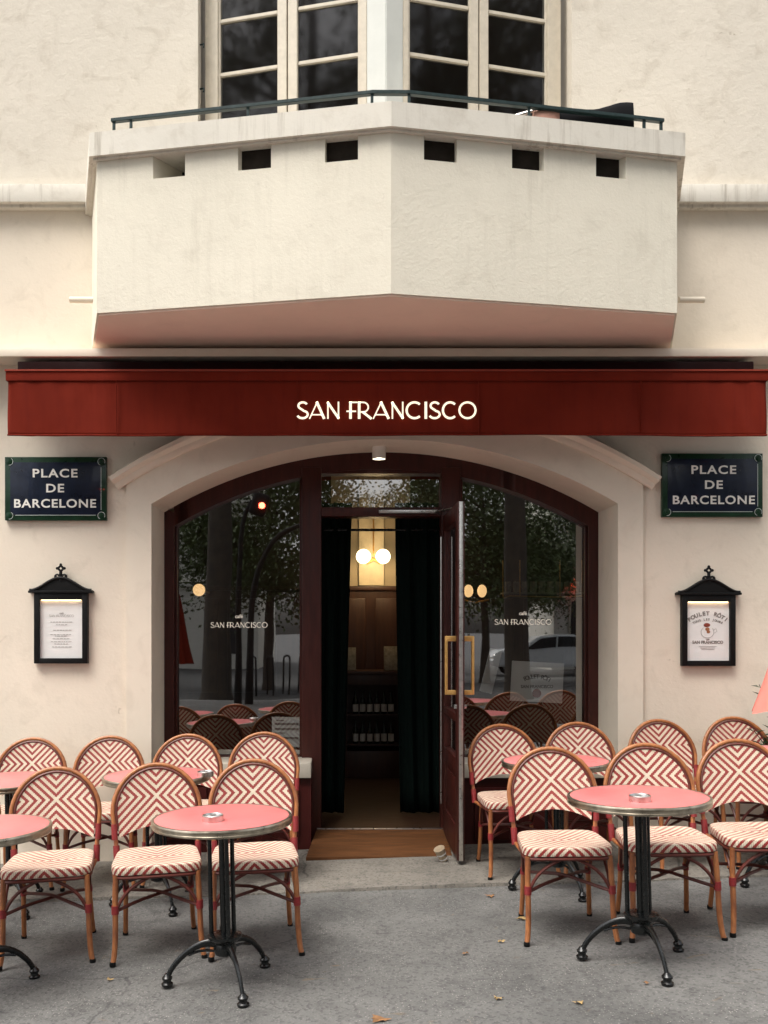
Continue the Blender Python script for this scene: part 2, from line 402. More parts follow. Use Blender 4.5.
# flat lettering from Blender's built-in face, converted to a mesh
def text_mesh(body, size, bold=0, ext=.0006, spacing=1.0, sx=1.0, align='CENTER'):
    c = bpy.data.curves.new('t', 'FONT'); c.body = body; c.size = size; c.offset = bold; c.extrude = ext
    c.align_x = align; c.align_y = 'CENTER'; c.space_character = spacing; c.resolution_u = 4
    o = bpy.data.objects.new('t', c); col.objects.link(o)
    dg = bpy.context.evaluated_depsgraph_get(); me = bpy.data.meshes.new_from_object(o.evaluated_get(dg))
    bpy.data.objects.remove(o); b = bmesh.new(); b.from_mesh(me); bpy.data.meshes.remove(me)
    bmesh.ops.scale(b, vec=(sx,1,1), verts=b.verts); return b
def put_text(mb, body, size, pos, bold=0, spacing=1.0, sx=1.0, rot=0, tilt=None):
    b = text_mesh(body, size, bold, .0006, spacing, sx)
    mt = Matrix.Translation(pos) @ (tilt.to_4x4() if tilt is not None else Matrix.Identity(4)) @ Matrix.Rotation(R(90), 4, 'X') @ Matrix.Rotation(rot, 4, 'Z')
    bmesh.ops.transform(b, matrix=mt, verts=b.verts); mb.merge(b)

# art-deco lettering: strokes with a width of their own, (points, width)
def arc(cx, cy, rx, ry, a0, a1, n=18):
    return [(cx+rx*math.cos(R(a0+(a1-a0)*i/n)), cy+ry*math.sin(R(a0+(a1-a0)*i/n))) for i in range(n+1)]
def S_pts():
    return arc(.36,.76,.25,.20,25,215,14) + [(.30,.55),(.42,.46)] + arc(.34,.26,.30,.22,45,-160,14)
GL = {
 'S': (.70, [(S_pts(), .115)]),
 'A': (1.0, [([(.04,0),(.52,1)], .07), ([(.47,1),(.93,0)], .14), ([(.16,.24),(.82,.24)], .07)]),
 'N': (.80, [([(.08,0),(.08,1)], .08), ([(.05,.98),(.74,.02)], .13), ([(.72,0),(.72,1)], .08)]),
 'F': (.60, [([(.22,0),(.22,1)], .14), ([(.16,.96),(.60,.96)], .08), ([(.0,.44),(.52,.44)], .08)]),
 'R': (.85, [([(.12,0),(.12,1)], .14), ([(.08,.96),(.34,.96)]+arc(.34,.68,.28,.28,90,-90,12)+[(.20,.40)], .08), ([(.32,.40),(.80,0)], .13)]),
 'C': (1.0, [(arc(.56,.5,.46,.46,48,312,26), .12)]),
 'I': (.16, [([(.08,0),(.08,1)], .14)]),
 'O': (1.05, [(arc(.52,.5,.47,.46,0,360,30), .11)]),
}
def deco(mb, items, x0, z0, h, y, th=.0012, sc=1.0):
    """items: [(letter, left, right)] in world X, base at z0, height h"""
    for ch, xl, xr in items:
        W, strokes = GL[ch]; k = (xr-xl)/W
        for pts, wd in strokes:
            q = [Vector((x0+xl+px*k, z0+py*h)) for px, py in pts]; hw = wd*h*.5*sc
            L, Rr = [], []
            closed = (q[0]-q[-1]).length < 1e-6
            for i in range(len(q)):
                a = q[i-1] if i > 0 else (q[-2] if closed else q[0]); b = q[i+1] if i < len(q)-1 else (q[1] if closed else q[-1])
                d = (b-a).normalized(); n = Vector((-d.y, d.x)); L.append(q[i]+n*hw); Rr.append(q[i]-n*hw)
            for i in range(len(q)-1):
                quad = [L[i], L[i+1], Rr[i+1], Rr[i]]
                vs = [mb.bm.verts.new((v.x, y, v.y)) for v in quad]; f = mb.bm.faces.new(vs)
LOGO = [('S',57,100),('A',100,158),('N',162,208),('F',231,270),('R',268,322),('A',322,383),('N',387,432),('C',435,495),('I',502,514),('S',518,560),('C',562,617),('O',622,685)]
def logo(mb, cx, z0, width, y, sc=1.0):
    k = width/628.; h = 60*k
    deco(mb, [(c, (a-371)*k, (b-371)*k) for c, a, b in LOGO], cx, z0, h, y, sc=sc)

# ------------------------------------------------------------------ ground, road
def sheet(name, xs, ys, zf, m):
    mb = MB(); g = [[mb.bm.verts.new((x, y, zf(x, y))) for x in xs] for y in ys]
    for j in range(len(ys)-1):
        for i in range(len(xs)-1): mb.bm.faces.new((g[j][i], g[j][i+1], g[j+1][i+1], g[j+1][i]))
    return mb.build(name, m)
def frange(a, b, n): return [a+(b-a)*i/n for i in range(n+1)]
xs = [-150,-60,-20,-8]+frange(-5,5.5,42)+[8,20,60,150]
tag(sheet('pavement', xs, [-6.5,-4,-2,0,1,2]+frange(2.5,5.5,24), lambda x,y: ground_z(x,y), M['asphalt']), kind='structure')
tag(sheet('ground', [-300,300], [-300,60], lambda x,y: -.45, M['road']), kind='structure')
tag(sheet('road', [-150,150], [-60,-6.65], lambda x,y: -.12, M['road']), kind='structure')
def cz(x, y): return ground_z(x,y)+.012+.004*math.sin(x*2.1)
mb = MB(); xs2 = frange(-6, 7, 60); prev = None
rows = [[(x, 5.50+.02*math.sin(x*3.1)+.012*math.sin(x*9.7), ground_z(x,5.5)-.03) for x in xs2],
        [(x, 5.51+.02*math.sin(x*3.1)+.012*math.sin(x*9.7), cz(x,5.5)) for x in xs2],
        [(x, 5.9, cz(x,5.9)) for x in xs2], [(x, 6.9, cz(x,6.8)) for x in xs2]]
vv = [[mb.bm.verts.new(p) for p in r] for r in rows]
for j in range(3):
    for i in range(len(xs2)-1): mb.bm.faces.new((vv[j][i], vv[j][i+1], vv[j+1][i+1], vv[j+1][i]))
tag(mb.build('concrete_strip', M['concrete']), kind='structure')
mb = MB()
for i in range(-30, 30): mb.box(i*1.0+.004, i*1.0+.996, -6.65, -6.5, -.3, .006, .012)
tag(mb.build('kerb', M['granite']), kind='structure')

# ------------------------------------------------------------------ the cafe building
D = 6.35
bld = thing('cafe_building', (.325, D, 0), 'cream stucco corner building with arched cafe front and angular balcony above', 'building')
CX = .325; HW = 1.557; RA = 3.03; ZC = 2.81-3.03
def arcz(x, r=RA): return ZC+math.sqrt(max(0, r*r-(x-CX)**2))
XL, XR = -7.0, 8.0
cols = frange(CX-HW, CX+HW, 48)
# main wall, lower storey (front sheet with thickness by reveals)
mb = MB()
def wq(x0, x1, za0, za1, zb0, zb1, y): mb.quad((x0,y,za0),(x1,y,za1),(x1,y,zb1),(x0,y,zb0))
ZT = 4.42
for a, b in ((XL, CX-HW), (CX+HW, XR)): wq(a, b, -.3, -.3, ZT, ZT, D)
for a, b in zip(cols, cols[1:]): wq(a, b, arcz(a), arcz(b), ZT, ZT, D)
mb.box(XL, CX-HW-.01, D+.002, D+.5, -.3, ZT); mb.box(CX+HW+.01, XR, D+.002, D+.5, -.3, ZT)
mb.build('facade_wall', M['wall'], bld, False)
# flat surround, slightly proud, with the reveal
mb = MB(); YS = D-.025; YF = 6.86; RH = 3.235; SW = 1.725
for sgn in (-1, 1):
    x0, x1 = sorted((CX+sgn*HW, CX+sgn*SW))
    mb.quad((x0,YS,-.3),(x1,YS,-.3),(x1,YS,arcz(x1,RH)),(x0,YS,arcz(x0,RH)))
    xe = CX+sgn*SW; mb.quad((xe,YS,-.3),(xe,D,-.3),(xe,D,arcz(xe,RH)),(xe,YS,arcz(xe,RH)))
    xi = CX+sgn*HW; mb.quad((xi,YS,-.3),(xi,YF+.1,-.3),(xi,YF+.1,arcz(xi)),(xi,YS,arcz(xi)))
for a, b in zip(cols, cols[1:]):
    mb.quad((a,YS,arcz(a)),(b,YS,arcz(b)),(b,YS,arcz(b,RH)),(a,YS,arcz(a,RH)))
    mb.quad((a,YS,arcz(a)),(b,YS,arcz(b)),(b,YF+.1,arcz(b)),(a,YF+.1,arcz(a)))
bmesh.ops.remove_doubles(mb.bm, verts=mb.bm.verts, dist=1e-5); bmesh.ops.recalc_face_normals(mb.bm, faces=mb.bm.faces)
mb.build('door_surround', M['trim'], bld, False)
# hood mould with a stepped profile
mb = MB(); prof = [(3.225,D-.024),(3.225,D-.045),(3.24,D-.06),(3.262,D-.064),(3.272,D-.085),(3.285,D-.10),(3.312,D-.104),(3.318,D-.09),(3.318,D+.01)]
rings = []
for x in frange(CX-1.80, CX+1.80, 60):
    t = math.asin((x-CX)/3.27)
    rings.append([mb.bm.verts.new((CX+r*math.sin(t), y, ZC+r*math.cos(t))) for r, y in prof])
for a, b in zip(rings, rings[1:]):
    for k in range(len(prof)-1): mb.bm.faces.new((a[k], a[k+1], b[k+1], b[k]))
mb.bm.faces.new(rings[0]); mb.bm.faces.new(rings[-1][::-1])
bmesh.ops.recalc_face_normals(mb.bm, faces=mb.bm.faces)
mb.build('hood_mould', M['trim'], bld)
# ledge above the awning, storey band, upper wall
mb = MB(); mb.box(XL, XR, 6.15, D+.01, 3.312, 3.366, .006); mb.build('ledge', M['trim'], bld)
mb = MB(); mb.box(XL, XR, 6.262, D+.02, 4.365, 4.485, .006); mb.box(XL, XR, 6.30, D+.02, 4.345, 4.3645)
mb.build('storey_band', M['stone'], bld)
UXL, UXR = X(198, D), X(572, D); ZU = 7.6
mb = MB(); 
for a, b in ((XL, UXL), (UXR, XR)): mb.box(a, b, D, D+.45, 4.486, ZU+1.5)
mb.box(UXL, UXR, D, D+.45, ZU, ZU+1.5)
mb.build('upper_wall', M['wall_up'], bld, False)

# bay windows upstairs: two tilted casement pairs
t = .25; 
def planeY(px, side):
    k = (px-VX)/F
    if side < 0: Y0, X0, tt = 6.47, X(205, 6.47), t
    else: Y0, X0, tt = 6.47, X(563, 6.47), -t
    return (Y0+tt*X0)/(1+tt*k)
def bay_box(mb, p0, p1, side, z0, z1, th, off=0):
    ya, yb = planeY(p0, side), planeY(p1, side); a = Vector((X(p0,ya), ya)); b = Vector((X(p1,yb), yb))
    d = (b-a).normalized(); n = Vector((-d.y, d.x)); a1 = a+n*off; b1 = b+n*off
    mb.prism([a1, b1, b1+n*th, a1+n*th], z0, z1, .004)
MZ = [4.955, 5.32, 5.685, 6.05, 6.415, 6.78]
for side, (f0, f1, f2, f3, f4, f5) in ((-1, (205,218,277,297,359,367)), (1, (403,409,470,489,548,561))):
    mb = MB()
    bay_box(mb, f0, f1, side, 4.3, ZU, .09); bay_box(mb, f4, f5, side, 4.3, ZU, .09)
    bay_box(mb, f1, f4, side, 7.3, ZU-.01, .085); bay_box(mb, f1, f4, side, 4.3, 4.42, .085)
    win = mb.build('bay_window', M['winpaint'], bld)
    mid = (f2+f3)/2
    for s0, s1, q0, q1 in ((f1-2, mid-.6, f1, f2), (mid+.6, f4+2, f3, f4)):
        mb = MB()
        bay_box(mb, q0-.2 if q0 == f1 else s0, q0+1.6, side, 4.42, 7.3, .045, .012) if q0 == f1 else bay_box(mb, s0, q0, side, 4.42, 7.3, .045, .006)
        bay_box(mb, q1, s1, side, 4.42, 7.3, .045, .006) if q1 == f2 else bay_box(mb, q1-1.6, q1+.2, side, 4.42, 7.3, .045, .012)
        mb.build('casement', M['winpaint'], win)
        for z in MZ:
            mb = MB(); bay_box(mb, q0+.3, q1-.3, side, z-.014, z+.014, .03, .018); mb.build('glazing_bar', M['winpaint'], win)
        ya, yb = planeY(q0, side)+.035, planeY(q1, side)+.035
        mb = MB().quad((X(q0,ya),ya,4.40), (X(q1,yb),yb,4.40), (X(q1,yb),yb,7.32), (X(q0,ya),ya,7.32)); mb.build('pane', M['glass_up'], win)
mb = MB(); y1 = planeY(367,-1); y2 = planeY(403, 1); yp = planeY(384,-1)-.03
mb.prism([(X(367,y1),y1),(X(386,yp),yp),(X(403,y2),y2),(X(403,y2),y2+.25),(X(367,y1),y1+.25)], 4.3, ZU-.01, .004)
mb.build('bay_pilaster', M['pilaster'], bld)
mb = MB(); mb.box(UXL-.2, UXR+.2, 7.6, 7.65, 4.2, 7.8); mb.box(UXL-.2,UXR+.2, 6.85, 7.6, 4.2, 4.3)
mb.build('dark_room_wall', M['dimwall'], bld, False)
mb = MB()
for z in (4.62,4.95,5.2,5.5): mb.tube([(UXL+.004,6.42,z),(UXL+.03,6.41,z),(UXL+.03,6.40,z-.03)], .006, 6)
mb.build('shutter_hook', M['rail'], bld)

# balcony
FL = Vector((X(97,5.6), 5.60)); PK = Vector((X(391,5.27), 5.27)); FR = Vector((X(677,5.6), 5.60))
BL = Vector((-1.634, D)); BR = Vector((2.245, D))
ZB, ZH, ZCAP, ZTOP = 3.41, 4.172, 4.305, 4.455
def inset(d):
    def off(a, b):
        u = (b-a).normalized(); n = Vector((-u.y, u.x)); return a+n*d, b+n*d
    def isect(l1, l2):
        (a, b), (c, e) = l1, l2; r = b-a; s = e-c; k = ((c-a).x*s.y-(c-a).y*s.x)/(r.x*s.y-r.y*s.x); return a+r*k
    ls = [off(BL, FL), off(FL, PK), off(PK, FR), off(FR, BR)]
    e0, e1 = (Vector((-9, D)), Vector((9, D))), None
    return [isect(e0, ls[0]), isect(ls[0], ls[1]), isect(ls[1], ls[2]), isect(ls[2], ls[3]), isect(ls[3], e0)]
o0 = [BL, FL, PK, FR, BR]; o_in = inset(.72)
mb = MB(); mb.prism([tuple(v) for v in o0], ZB, ZH)
def seg_prism(mb, a, b, ai, bi, s0, s1, z0, z1):
    p = [a.lerp(b, s0), a.lerp(b, s1), ai.lerp(bi, s1), ai.lerp(bi, s0)]; mb.prism([tuple(v) for v in p], z0, z1)
def fracs(a, b, pxs):
    out = []
    for px in pxs:
        k = (px-VX)/F; r = b-a; out.append((k*a.y-a.x)/(r.x-k*r.y))
    return out
for a, b, ai, bi, pxs in ((FL, PK, o_in[1], o_in[2], (153,185,238,271,325,358)), (PK, FR, o_in[2], o_in[3], (424,457,512,544,596,626))):
    fs = [0]+fracs(a, b, pxs)+[1]
    for i in range(0, 8, 2): seg_prism(mb, a, b, ai, bi, fs[i], fs[i+1], ZH, ZCAP)
seg_prism(mb, BL, FL, o_in[0], o_in[1], 0, 1, ZH, ZCAP); seg_prism(mb, FR, BR, o_in[3], o_in[4], 0, 1, ZH, ZCAP)
bmesh.ops.recalc_face_normals(mb.bm, faces=mb.bm.faces)
balc = mb.build('balcony', M['balc'], bld, False)
M['holeshade'] = mat('scupper_shade', (.025,.020,.016), .9, spec=.1, var=.4, vs=12)  # near-black colour standing in for the shade inside the drain holes
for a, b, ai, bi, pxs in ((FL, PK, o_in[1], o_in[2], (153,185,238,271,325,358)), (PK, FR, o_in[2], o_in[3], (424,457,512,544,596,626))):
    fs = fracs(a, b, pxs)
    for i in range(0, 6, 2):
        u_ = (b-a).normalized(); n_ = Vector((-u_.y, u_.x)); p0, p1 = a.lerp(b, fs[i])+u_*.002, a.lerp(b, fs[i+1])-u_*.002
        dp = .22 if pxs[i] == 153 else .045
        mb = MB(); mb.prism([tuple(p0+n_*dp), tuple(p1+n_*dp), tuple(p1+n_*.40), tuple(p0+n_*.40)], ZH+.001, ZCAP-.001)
        mb.build('scupper_shade_plug', M['holeshade'], balc, False)  # plug added in each hole so that it reads as dark
mb = MB(); oc = inset(-.045); ic = inset(.56)
for i in range(4): mb.prism([tuple(oc[i]), tuple(oc[i+1]), tuple(ic[i+1]), tuple(ic[i])], ZCAP+.012, ZTOP)
oc2 = inset(-.022); ic2 = inset(.54)
for i in range(4): mb.prism([tuple(oc2[i]), tuple(oc2[i+1]), tuple(ic2[i+1]), tuple(ic2[i])], ZCAP, ZCAP+.0115)
bmesh.ops.remove_doubles(mb.bm, verts=mb.bm.verts, dist=1e-4)
for f in [f for f in mb.bm.faces if f.calc_area() < 1e-9]: mb.bm.faces.remove(f)
mb.build('balcony_coping', M['stone'], balc, False)
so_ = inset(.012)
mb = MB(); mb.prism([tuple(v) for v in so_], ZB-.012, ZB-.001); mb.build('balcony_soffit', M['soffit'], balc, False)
# railing
rl = inset(.028); A = rl[1]; B = rl[2]; C_ = rl[3]
def on(a, b, px):
    f = fracs(a, b, [px])[0]; return a.lerp(b, f)
path = [on(A,B,113), on(A,B,373), on(B,C_,409), on(B,C_,662)]
mb = MB()
def bar(mb, a, b, z0, z1, wd):
    a = Vector(a); b = Vector(b); u = (b-a).normalized(); n = Vector((-u.y, u.x))*wd/2
    mb.prism([tuple(a+n), tuple(b+n), tuple(b-n), tuple(a-n)], z0, z1, .002)
for a, b in zip(path, path[1:]):
    u = (b-a).normalized()*.008
    bar(mb, a-u, b+u, ZTOP+.004, ZTOP+.026, .026); bar(mb, a-u, b+u, ZTOP+.086, ZTOP+.106, .032)
for px, a, b in ((114,A,B),(131,A,B),(248,A,B),(372,A,B),(409,B,C_),(529,B,C_),(644,B,C_),(661,B,C_)):
    c = on(a, b, px); mb.box(c.x-.008, c.x+.008, c.y-.008, c.y+.008, ZTOP-.01, ZTOP+.088, .001)
mb.build('railing', M['rail'], balc)
# little spouts beside the balcony
for px0, px1 in ((70, 94), (679, 704)):
    mb = MB(); a = P(px0, 300, 6.2); b = P(px1, 300, 6.2)
    mb.tube([a, b], .020, 14, flat=(1,1)); mb.build('drain_spout', M['trim'], bld)

# ------------------------------------------------------------------ shopfront
YG = 6.88
def XG(px): return X(px, 6.83)
sf = MB(); y0, y1 = 6.80, 6.93; RG = 2.91
for a, b in zip(cols, cols[1:]):
    aa, bb = max(a, CX-1.487), min(b, CX+1.487)
    if bb <= aa: continue
    sf.plate([(aa, arcz(aa,RG)), (bb, arcz(bb,RG)), (bb, arcz(bb)+.004), (aa, arcz(aa)+.004)], y0, y1)
for s in (-1, 1):
    x0_, x1_ = sorted((CX+s*1.487, CX+s*(HW+.004))); sf.plate([(x0_, .0), (x1_, .0), (x1_, arcz(CX+s*HW)), (x0_, arcz(x0_) if s < 0 else arcz(x0_))][:3]+[(x0_, arcz(CX+s*1.487))], y0, y1)
    pa, pb = sorted((CX+s*.570, CX+s*.430)); sf.box(pa, pb, 6.79, 6.935, .02, 2.70, .006)
bmesh.ops.remove_doubles(sf.bm, verts=sf.bm.verts, dist=1e-4)
shop = sf.build('shopfront_frame', M['redwood'], bld)
mb = MB(); mb.box(CX-.429, CX+.429, 6.785, 6.94, 2.350, 2.415, .006); mb.box(CX-.429, CX+.429, 6.81, 6.93, 2.66, 2.72)
mb.build('transom_bar', M['redwood'], shop)
def win_glass(xa, xb, zb, flat=None):
    mb = MB(); xs_ = frange(xa, xb, 20); pts = [(xa, YG, zb), (xb, YG, zb)]
    pts += [(x, YG, flat if flat else arcz(x, RG)+.02) for x in reversed(xs_)]
    mb.bm.faces.new([mb.bm.verts.new(p) for p in pts]); return mb
wins = []
for xa, xb in ((CX-1.49, CX-.568), (CX+.568, CX+1.49)):
    wins.append(win_glass(xa, xb, .58).build('shop_window', M['glass'], shop, False))
win_glass(CX-.432, CX+.432, 2.41, 2.67).build('fanlight', M['glass'], shop, False)
# inner beads
for xa, xb in ((CX-1.487, CX-.570), (CX+.570, CX+1.487)):
    mb = MB()
    for x in (xa, xb-.018): mb.box(x, x+.018, 6.84, 6.872, .6, arcz(x if x > CX else x+.018, RG)-.01, .003)
    mb.box(xa, xb, 6.84, 6.872, .60, .63, .003)
    mb.build('glazing_bead', M['redwood'], shop)
# window lettering
for wobj, px, py in ((wins[0], 239, 624.5), (wins[1], 523, 621.5)):
    mb = MB(); y = YG-.004; k = y/F
    logo(mb, X(px,y), Z(py+3.2,y), 57*k, y, 1.15)
    put_text(mb, 'café', .036, (X(px,y), y, Z(py-8,y)), .0008)
    mb.build('window_lettering', M['vinyl'], wobj, False)
# bulkheads below the windows
for xa, xb in ((CX-HW+.002, X(311,6.52)), (X(463,6.52), CX+HW-.002)):
    mb = MB(); mb.box(xa, xb, 6.54, 6.795, -.05, .519); 
    n = 3; wdt = (xb-xa-.1)/n
    for i in range(n): mb.box(xa+.05+i*wdt+.03, xa+.05+(i+1)*wdt-.03, 6.526, 6.5405, .09, .45, .006)
    b_ = mb.build('bulkhead', M['redpanel'], shop)
    mb = MB(); mb.box(xa, xb, 6.505, 6.86, .520, .620, .005); mb.build('window_sill', M['marble'], b_)
# door leaf, standing open at a right angle
hx = X(442, 6.79)
mb = MB(); xa, xb = hx+.004, hx+.049; ya, yb = 5.96, 6.775; zb, zt = .085, 2.345
for (a, b, c, d) in ((ya,ya+.10,zb,zt), (yb-.10,yb,zb,zt), (ya+.10,yb-.10,zt-.11,zt), (ya+.10,yb-.10,zb,zb+.2), (ya+.10,yb-.10,.62,.72), (ya+.10,yb-.10,.95,1.0)):
    mb.box(xa, xb, a, b, c, d, .003)
mb.box(xa+.012, xb-.012, ya+.09, yb-.09, zb+.19, .63); mb.box(xa+.004, xb-.004, ya+.14, yb-.14, zb+.25, .58, .006)
door = mb.build('door', M['redwood'], bld)
mb = MB(); xm = (xa+xb)/2; mb.quad((xm,ya+.09,.71),(xm,yb-.09,.71),(xm,yb-.09,zt-.1),(xm,ya+.09,zt-.1)); mb.build('door_glass', M['doorglass'], door, False)
mb = MB(); mb.box(xm-.013, xm+.013, ya-.006, ya+.001, zb, zt, .002); mb.build('edge_strip', M['steel'], door)
for s in (-1, 1):
    mb = MB(); x1 = xa if s < 0 else xb; xo = x1+s*.062
    z0, z1 = 1.125, 1.50; yh0, yh1 = 6.02, 6.05
    mb.box(min(x1,xo), max(x1,xo), yh0, yh1, z1-.035, z1, .005); mb.box(min(x1,xo), max(x1,xo), yh0, yh1, z0, z0+.03, .005)
    mb.box(xo-.009, xo+.009, yh0, yh1, z0+.001, z1-.001, .005); mb.build('pull_handle', M['brass'], door)
mb = MB()
mb.box(xa-.018, xb+.018, 5.99, 6.01, 1.04, 1.065, .004); mb.build('lock', M['steel'], door)
mb = MB(); mb.tube([(xa-.014, yb-.02, .3),(xa-.014, yb-.02, 2.2)], .006, 8); mb.build('hinge_rod', M['steel'], door)
mb = MB(); mb.box(CX-.02, CX+.40, 6.745, 6.783, 2.368, 2.392, .004); mb.tube([(CX+.38,6.75,2.375),(hx+.028,6.40,2.358)], .008, 8)
mb.build('door_closer', M['steel'], shop)
# threshold, ramp
mb = MB(); xa_, xb_ = X(321,6.78), X(441,6.78); zr = .112
mb.quad((X(306,6.22), 6.22, .045), (X(452,6.22), 6.22, .055), (xb_+.03, 6.78, zr), (xa_-.03, 6.78, zr))
mb.quad((X(306,6.22), 6.22, .045), (X(452,6.22), 6.22, .055), (X(452,6.22), 6.22, -.02), (X(306,6.22), 6.22, -.02))
mb.quad((X(306,6.22), 6.22, .045), (xa_-.03, 6.78, zr), (xa_-.03,6.78,-.02), (X(306,6.22), 6.22, -.02))
mb.build('entrance_ramp', M['rampwood'], bld, False)
mb = MB(); mb.box(xa_-.03, xb_+.03, 6.775, 6.80, .09, .118, .003); mb.build('threshold', M['steel'], bld)

# ------------------------------------------------------------------ interior of the cafe
YW = 9.6
tag(sheet('interior_floor', [-4, 5], frange(6.80, YW+.6, 4), lambda x,y: .10, M['floorwood']), kind='structure')
mb = MB(); mb.box(-4, 5, YW, YW+.1, .1, 1.97); mb.box(-4,-3.95,6.95,YW,.1,3.3); mb.box(4.95,5,6.95,YW,.1,3.3)
for i in range(-5, 8):
    x = .35+i*.5; mb.box(x+.05, x+.45, YW-.015, YW+.01, .9, 1.85, .008)
mb.box(-4,5,YW-.03,YW+.01,1.93,1.975,.006)
mb.build('interior_panelling', M['darkwood'], bld)
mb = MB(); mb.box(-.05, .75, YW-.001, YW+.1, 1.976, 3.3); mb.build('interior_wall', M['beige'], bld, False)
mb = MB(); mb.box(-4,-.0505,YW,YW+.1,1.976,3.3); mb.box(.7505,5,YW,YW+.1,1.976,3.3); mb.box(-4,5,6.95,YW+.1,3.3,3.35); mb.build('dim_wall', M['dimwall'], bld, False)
mb = MB(); mb.box(X(359,YW-.05), X(384,YW-.05), YW-.04, YW-.0015, 1.98, 3.29); mb.build('wall_reflection_strip', mat('pale_reflection', (.62,.54,.38), .7), bld, False)  # pale strip standing in for a bright reflection on the beige wall

def curtain(px_top0, px_top1, px_bot0, px_bot1, label):
    mb = MB(); yc = 7.35; n = 60; rows = 14; g = []
    for j in range(rows+1):
        z = .12+(2.52-.12)*j/rows; f = j/rows; r = []
        for i in range(n+1):
            u = i/n; p0 = px_bot0+(px_top0-px_bot0)*f; p1 = px_bot1+(px_top1-px_bot1)*f
            r.append(mb.bm.verts.new((X(p0+(p1-p0)*u, yc), yc+.022*math.sin(u*19+math.sin(f*4)*.9)+.012*math.sin(u*37+f*2), z)))
        g.append(r)
    for j in range(rows):
        for i in range(n): mb.bm.faces.new((g[j][i], g[j][i+1], g[j+1][i+1], g[j+1][i]))
    o = mb.build('curtain', M['curtain'], None)
    md = o.modifiers.new('s', 'SOLIDIFY'); md.thickness = .006
    return tag(o, label, 'curtain', 'green curtains inside the door')
curtain(312, 352, 312, 344, 'dark green curtain hanging at the left side of the doorway')
curtain(395, 446, 401, 446, 'dark green curtain hanging beside the open door leaf')
mb = MB(); mb.tube([(X(310,7.35),7.35,Z(530,7.35)),(X(450,7.35),7.35,Z(530,7.35))], .010, 8)
tag(mb.build('curtain_rod', M['black']), 'black rod carrying the green curtains inside the doorway', 'curtain rod')

# sideboard with wine shelves
SY = 9.15
sb = thing('sideboard', (X(373,SY), SY, .1), 'dark wooden sideboard with wine shelves facing the doorway', 'sideboard')
x0, x1 = X(340,SY), X(410,SY); mb = MB()
for a, b, c, d in ((x0,x0+.07,.1,1.10),(x1-.07,x1,.1,1.10),(x0+.07,x1-.07,.1,.36),(x0+.07,x1-.07,1.0,1.10)): mb.box(a,b,SY,SY+.4,c,d,.004)
mb.box(x0+.07,x1-.07,SY+.36,SY+.4,.36,1.0); mb.build('cabinet', M['darkwood'], sb)
mb = MB(); mb.box(x0-.02,x1+.02,SY-.03,SY+.42,1.10,1.135,.005); mb.build('top', M['darkwood'], sb)
shelf_z = [Z(743,SY+.1), Z(713.5,SY+.1)]
for z in shelf_z:
    mb = MB(); mb.box(x0+.071,x1-.071,SY+.01,SY+.355,z-.015,z); mb.build('shelf', M['darkwood'], sb)
def bottle(mb_pos):
    o = thing('wine_bottle', (0,0,0), None, 'bottle'); 
    MB().lathe([(.026,0),(.027,.004),(.027,.125),(.022,.145),(.010,.165),(.009,.205),(.012,.207),(.012,.215)], n=16).build('glass_body', M['bottle'], o)
    MB().lathe([(.0277,.020),(.0277,.095)], n=16, cap=False).build('paper_label', M['label'], o)
    return o
b0 = bottle(None)
ALLOBJ = list(bpy.data.objects)
first = True
for r, z in enumerate(shelf_z):
    for i in range(6):
        o = b0 if first else copy_tree(b0); first = False
        o.location = (X(355.5+i*7.1, SY+.08), SY+.08, z+.001)
        o['group'] = 'wine bottles on the sideboard shelves'
        o['label'] = 'dark wine bottle on the '+('lower' if r == 0 else 'upper')+' sideboard shelf, '+['leftmost','second from left','third from left','third from right','second from right','rightmost'][i]+' in its row'
# things on the sideboard
mb = MB(); mb.box(X(344,9.2),X(356,9.2),9.2,9.23,1.136,1.36,.004, Matrix.Rotation(R(-8),3,'X'))
tag(mb.build('book', M['book']), 'narrow grey book propped upright at the left end of the sideboard', 'book')
mb = MB(); mb.box(X(384,9.2),X(403,9.2),9.2,9.24,1.136,1.37,.004, Matrix.Rotation(R(-8),3,'X'))
tag(mb.build('picture_frame', M['book']), 'broad framed picture propped at the right end of the sideboard', 'picture frame')
mb = MB(); mb.lathe([(.03,0),(.035,.06),(.03,.12),(.012,.15),(.012,.2)], (X(408,9.3),9.3,1.137), 14)
tag(mb.build('carafe', M['steel']), 'small pale carafe at the right end of the sideboard behind the frame', 'carafe')

def globe(px, py, d, r, m, parent):
    return MB().sphere(P(px,py,d), r, 24).build('globe', m, parent)
lm = thing('wall_lamp', P(374, 556, 9.4), 'twin lit opal globe lamp glowing on the beige wall behind the doorway', 'lamp')
globe(363.5, 556.5, 9.4, .074, M['globe'], lm); globe(383, 556.5, 9.4, .074, M['globe'], lm)
mb = MB(); a = P(355,557,9.4); b = P(392,557,9.4); mb.tube([P(373.5,556,9.4), P(373.5,500,9.4)], .008, 8)
mb.tube([P(366,563,9.40),P(373.5,559,9.40),P(381,563,9.40)], .02, 8); mb.build('bracket', M['brass'], lm)
lt = bpy.data.lights.new('globe_light', 'POINT'); lt.energy = 4.5; lt.color = (1,.70,.36); lt.shadow_soft_size = .09
lo = bpy.data.objects.new('globe_light', lt); col.objects.link(lo); lo.parent = lm; lo.location = (0,-.25,-.1)
for px, py, d, r, lab in ((199, 590, 8.9, .058, 'single lit opal globe lamp glowing inside the left shop window'), ):
    g = thing('globe_lamp', P(px,py,d), lab, 'lamp'); globe(px,py,d,r,M['globe2'],g)
    MB().tube([P(px,py,d)+Vector((0,.05,0)), P(px,py,d)+Vector((0,.7,0))], .01, 8).build('bracket', M['brass'], g)
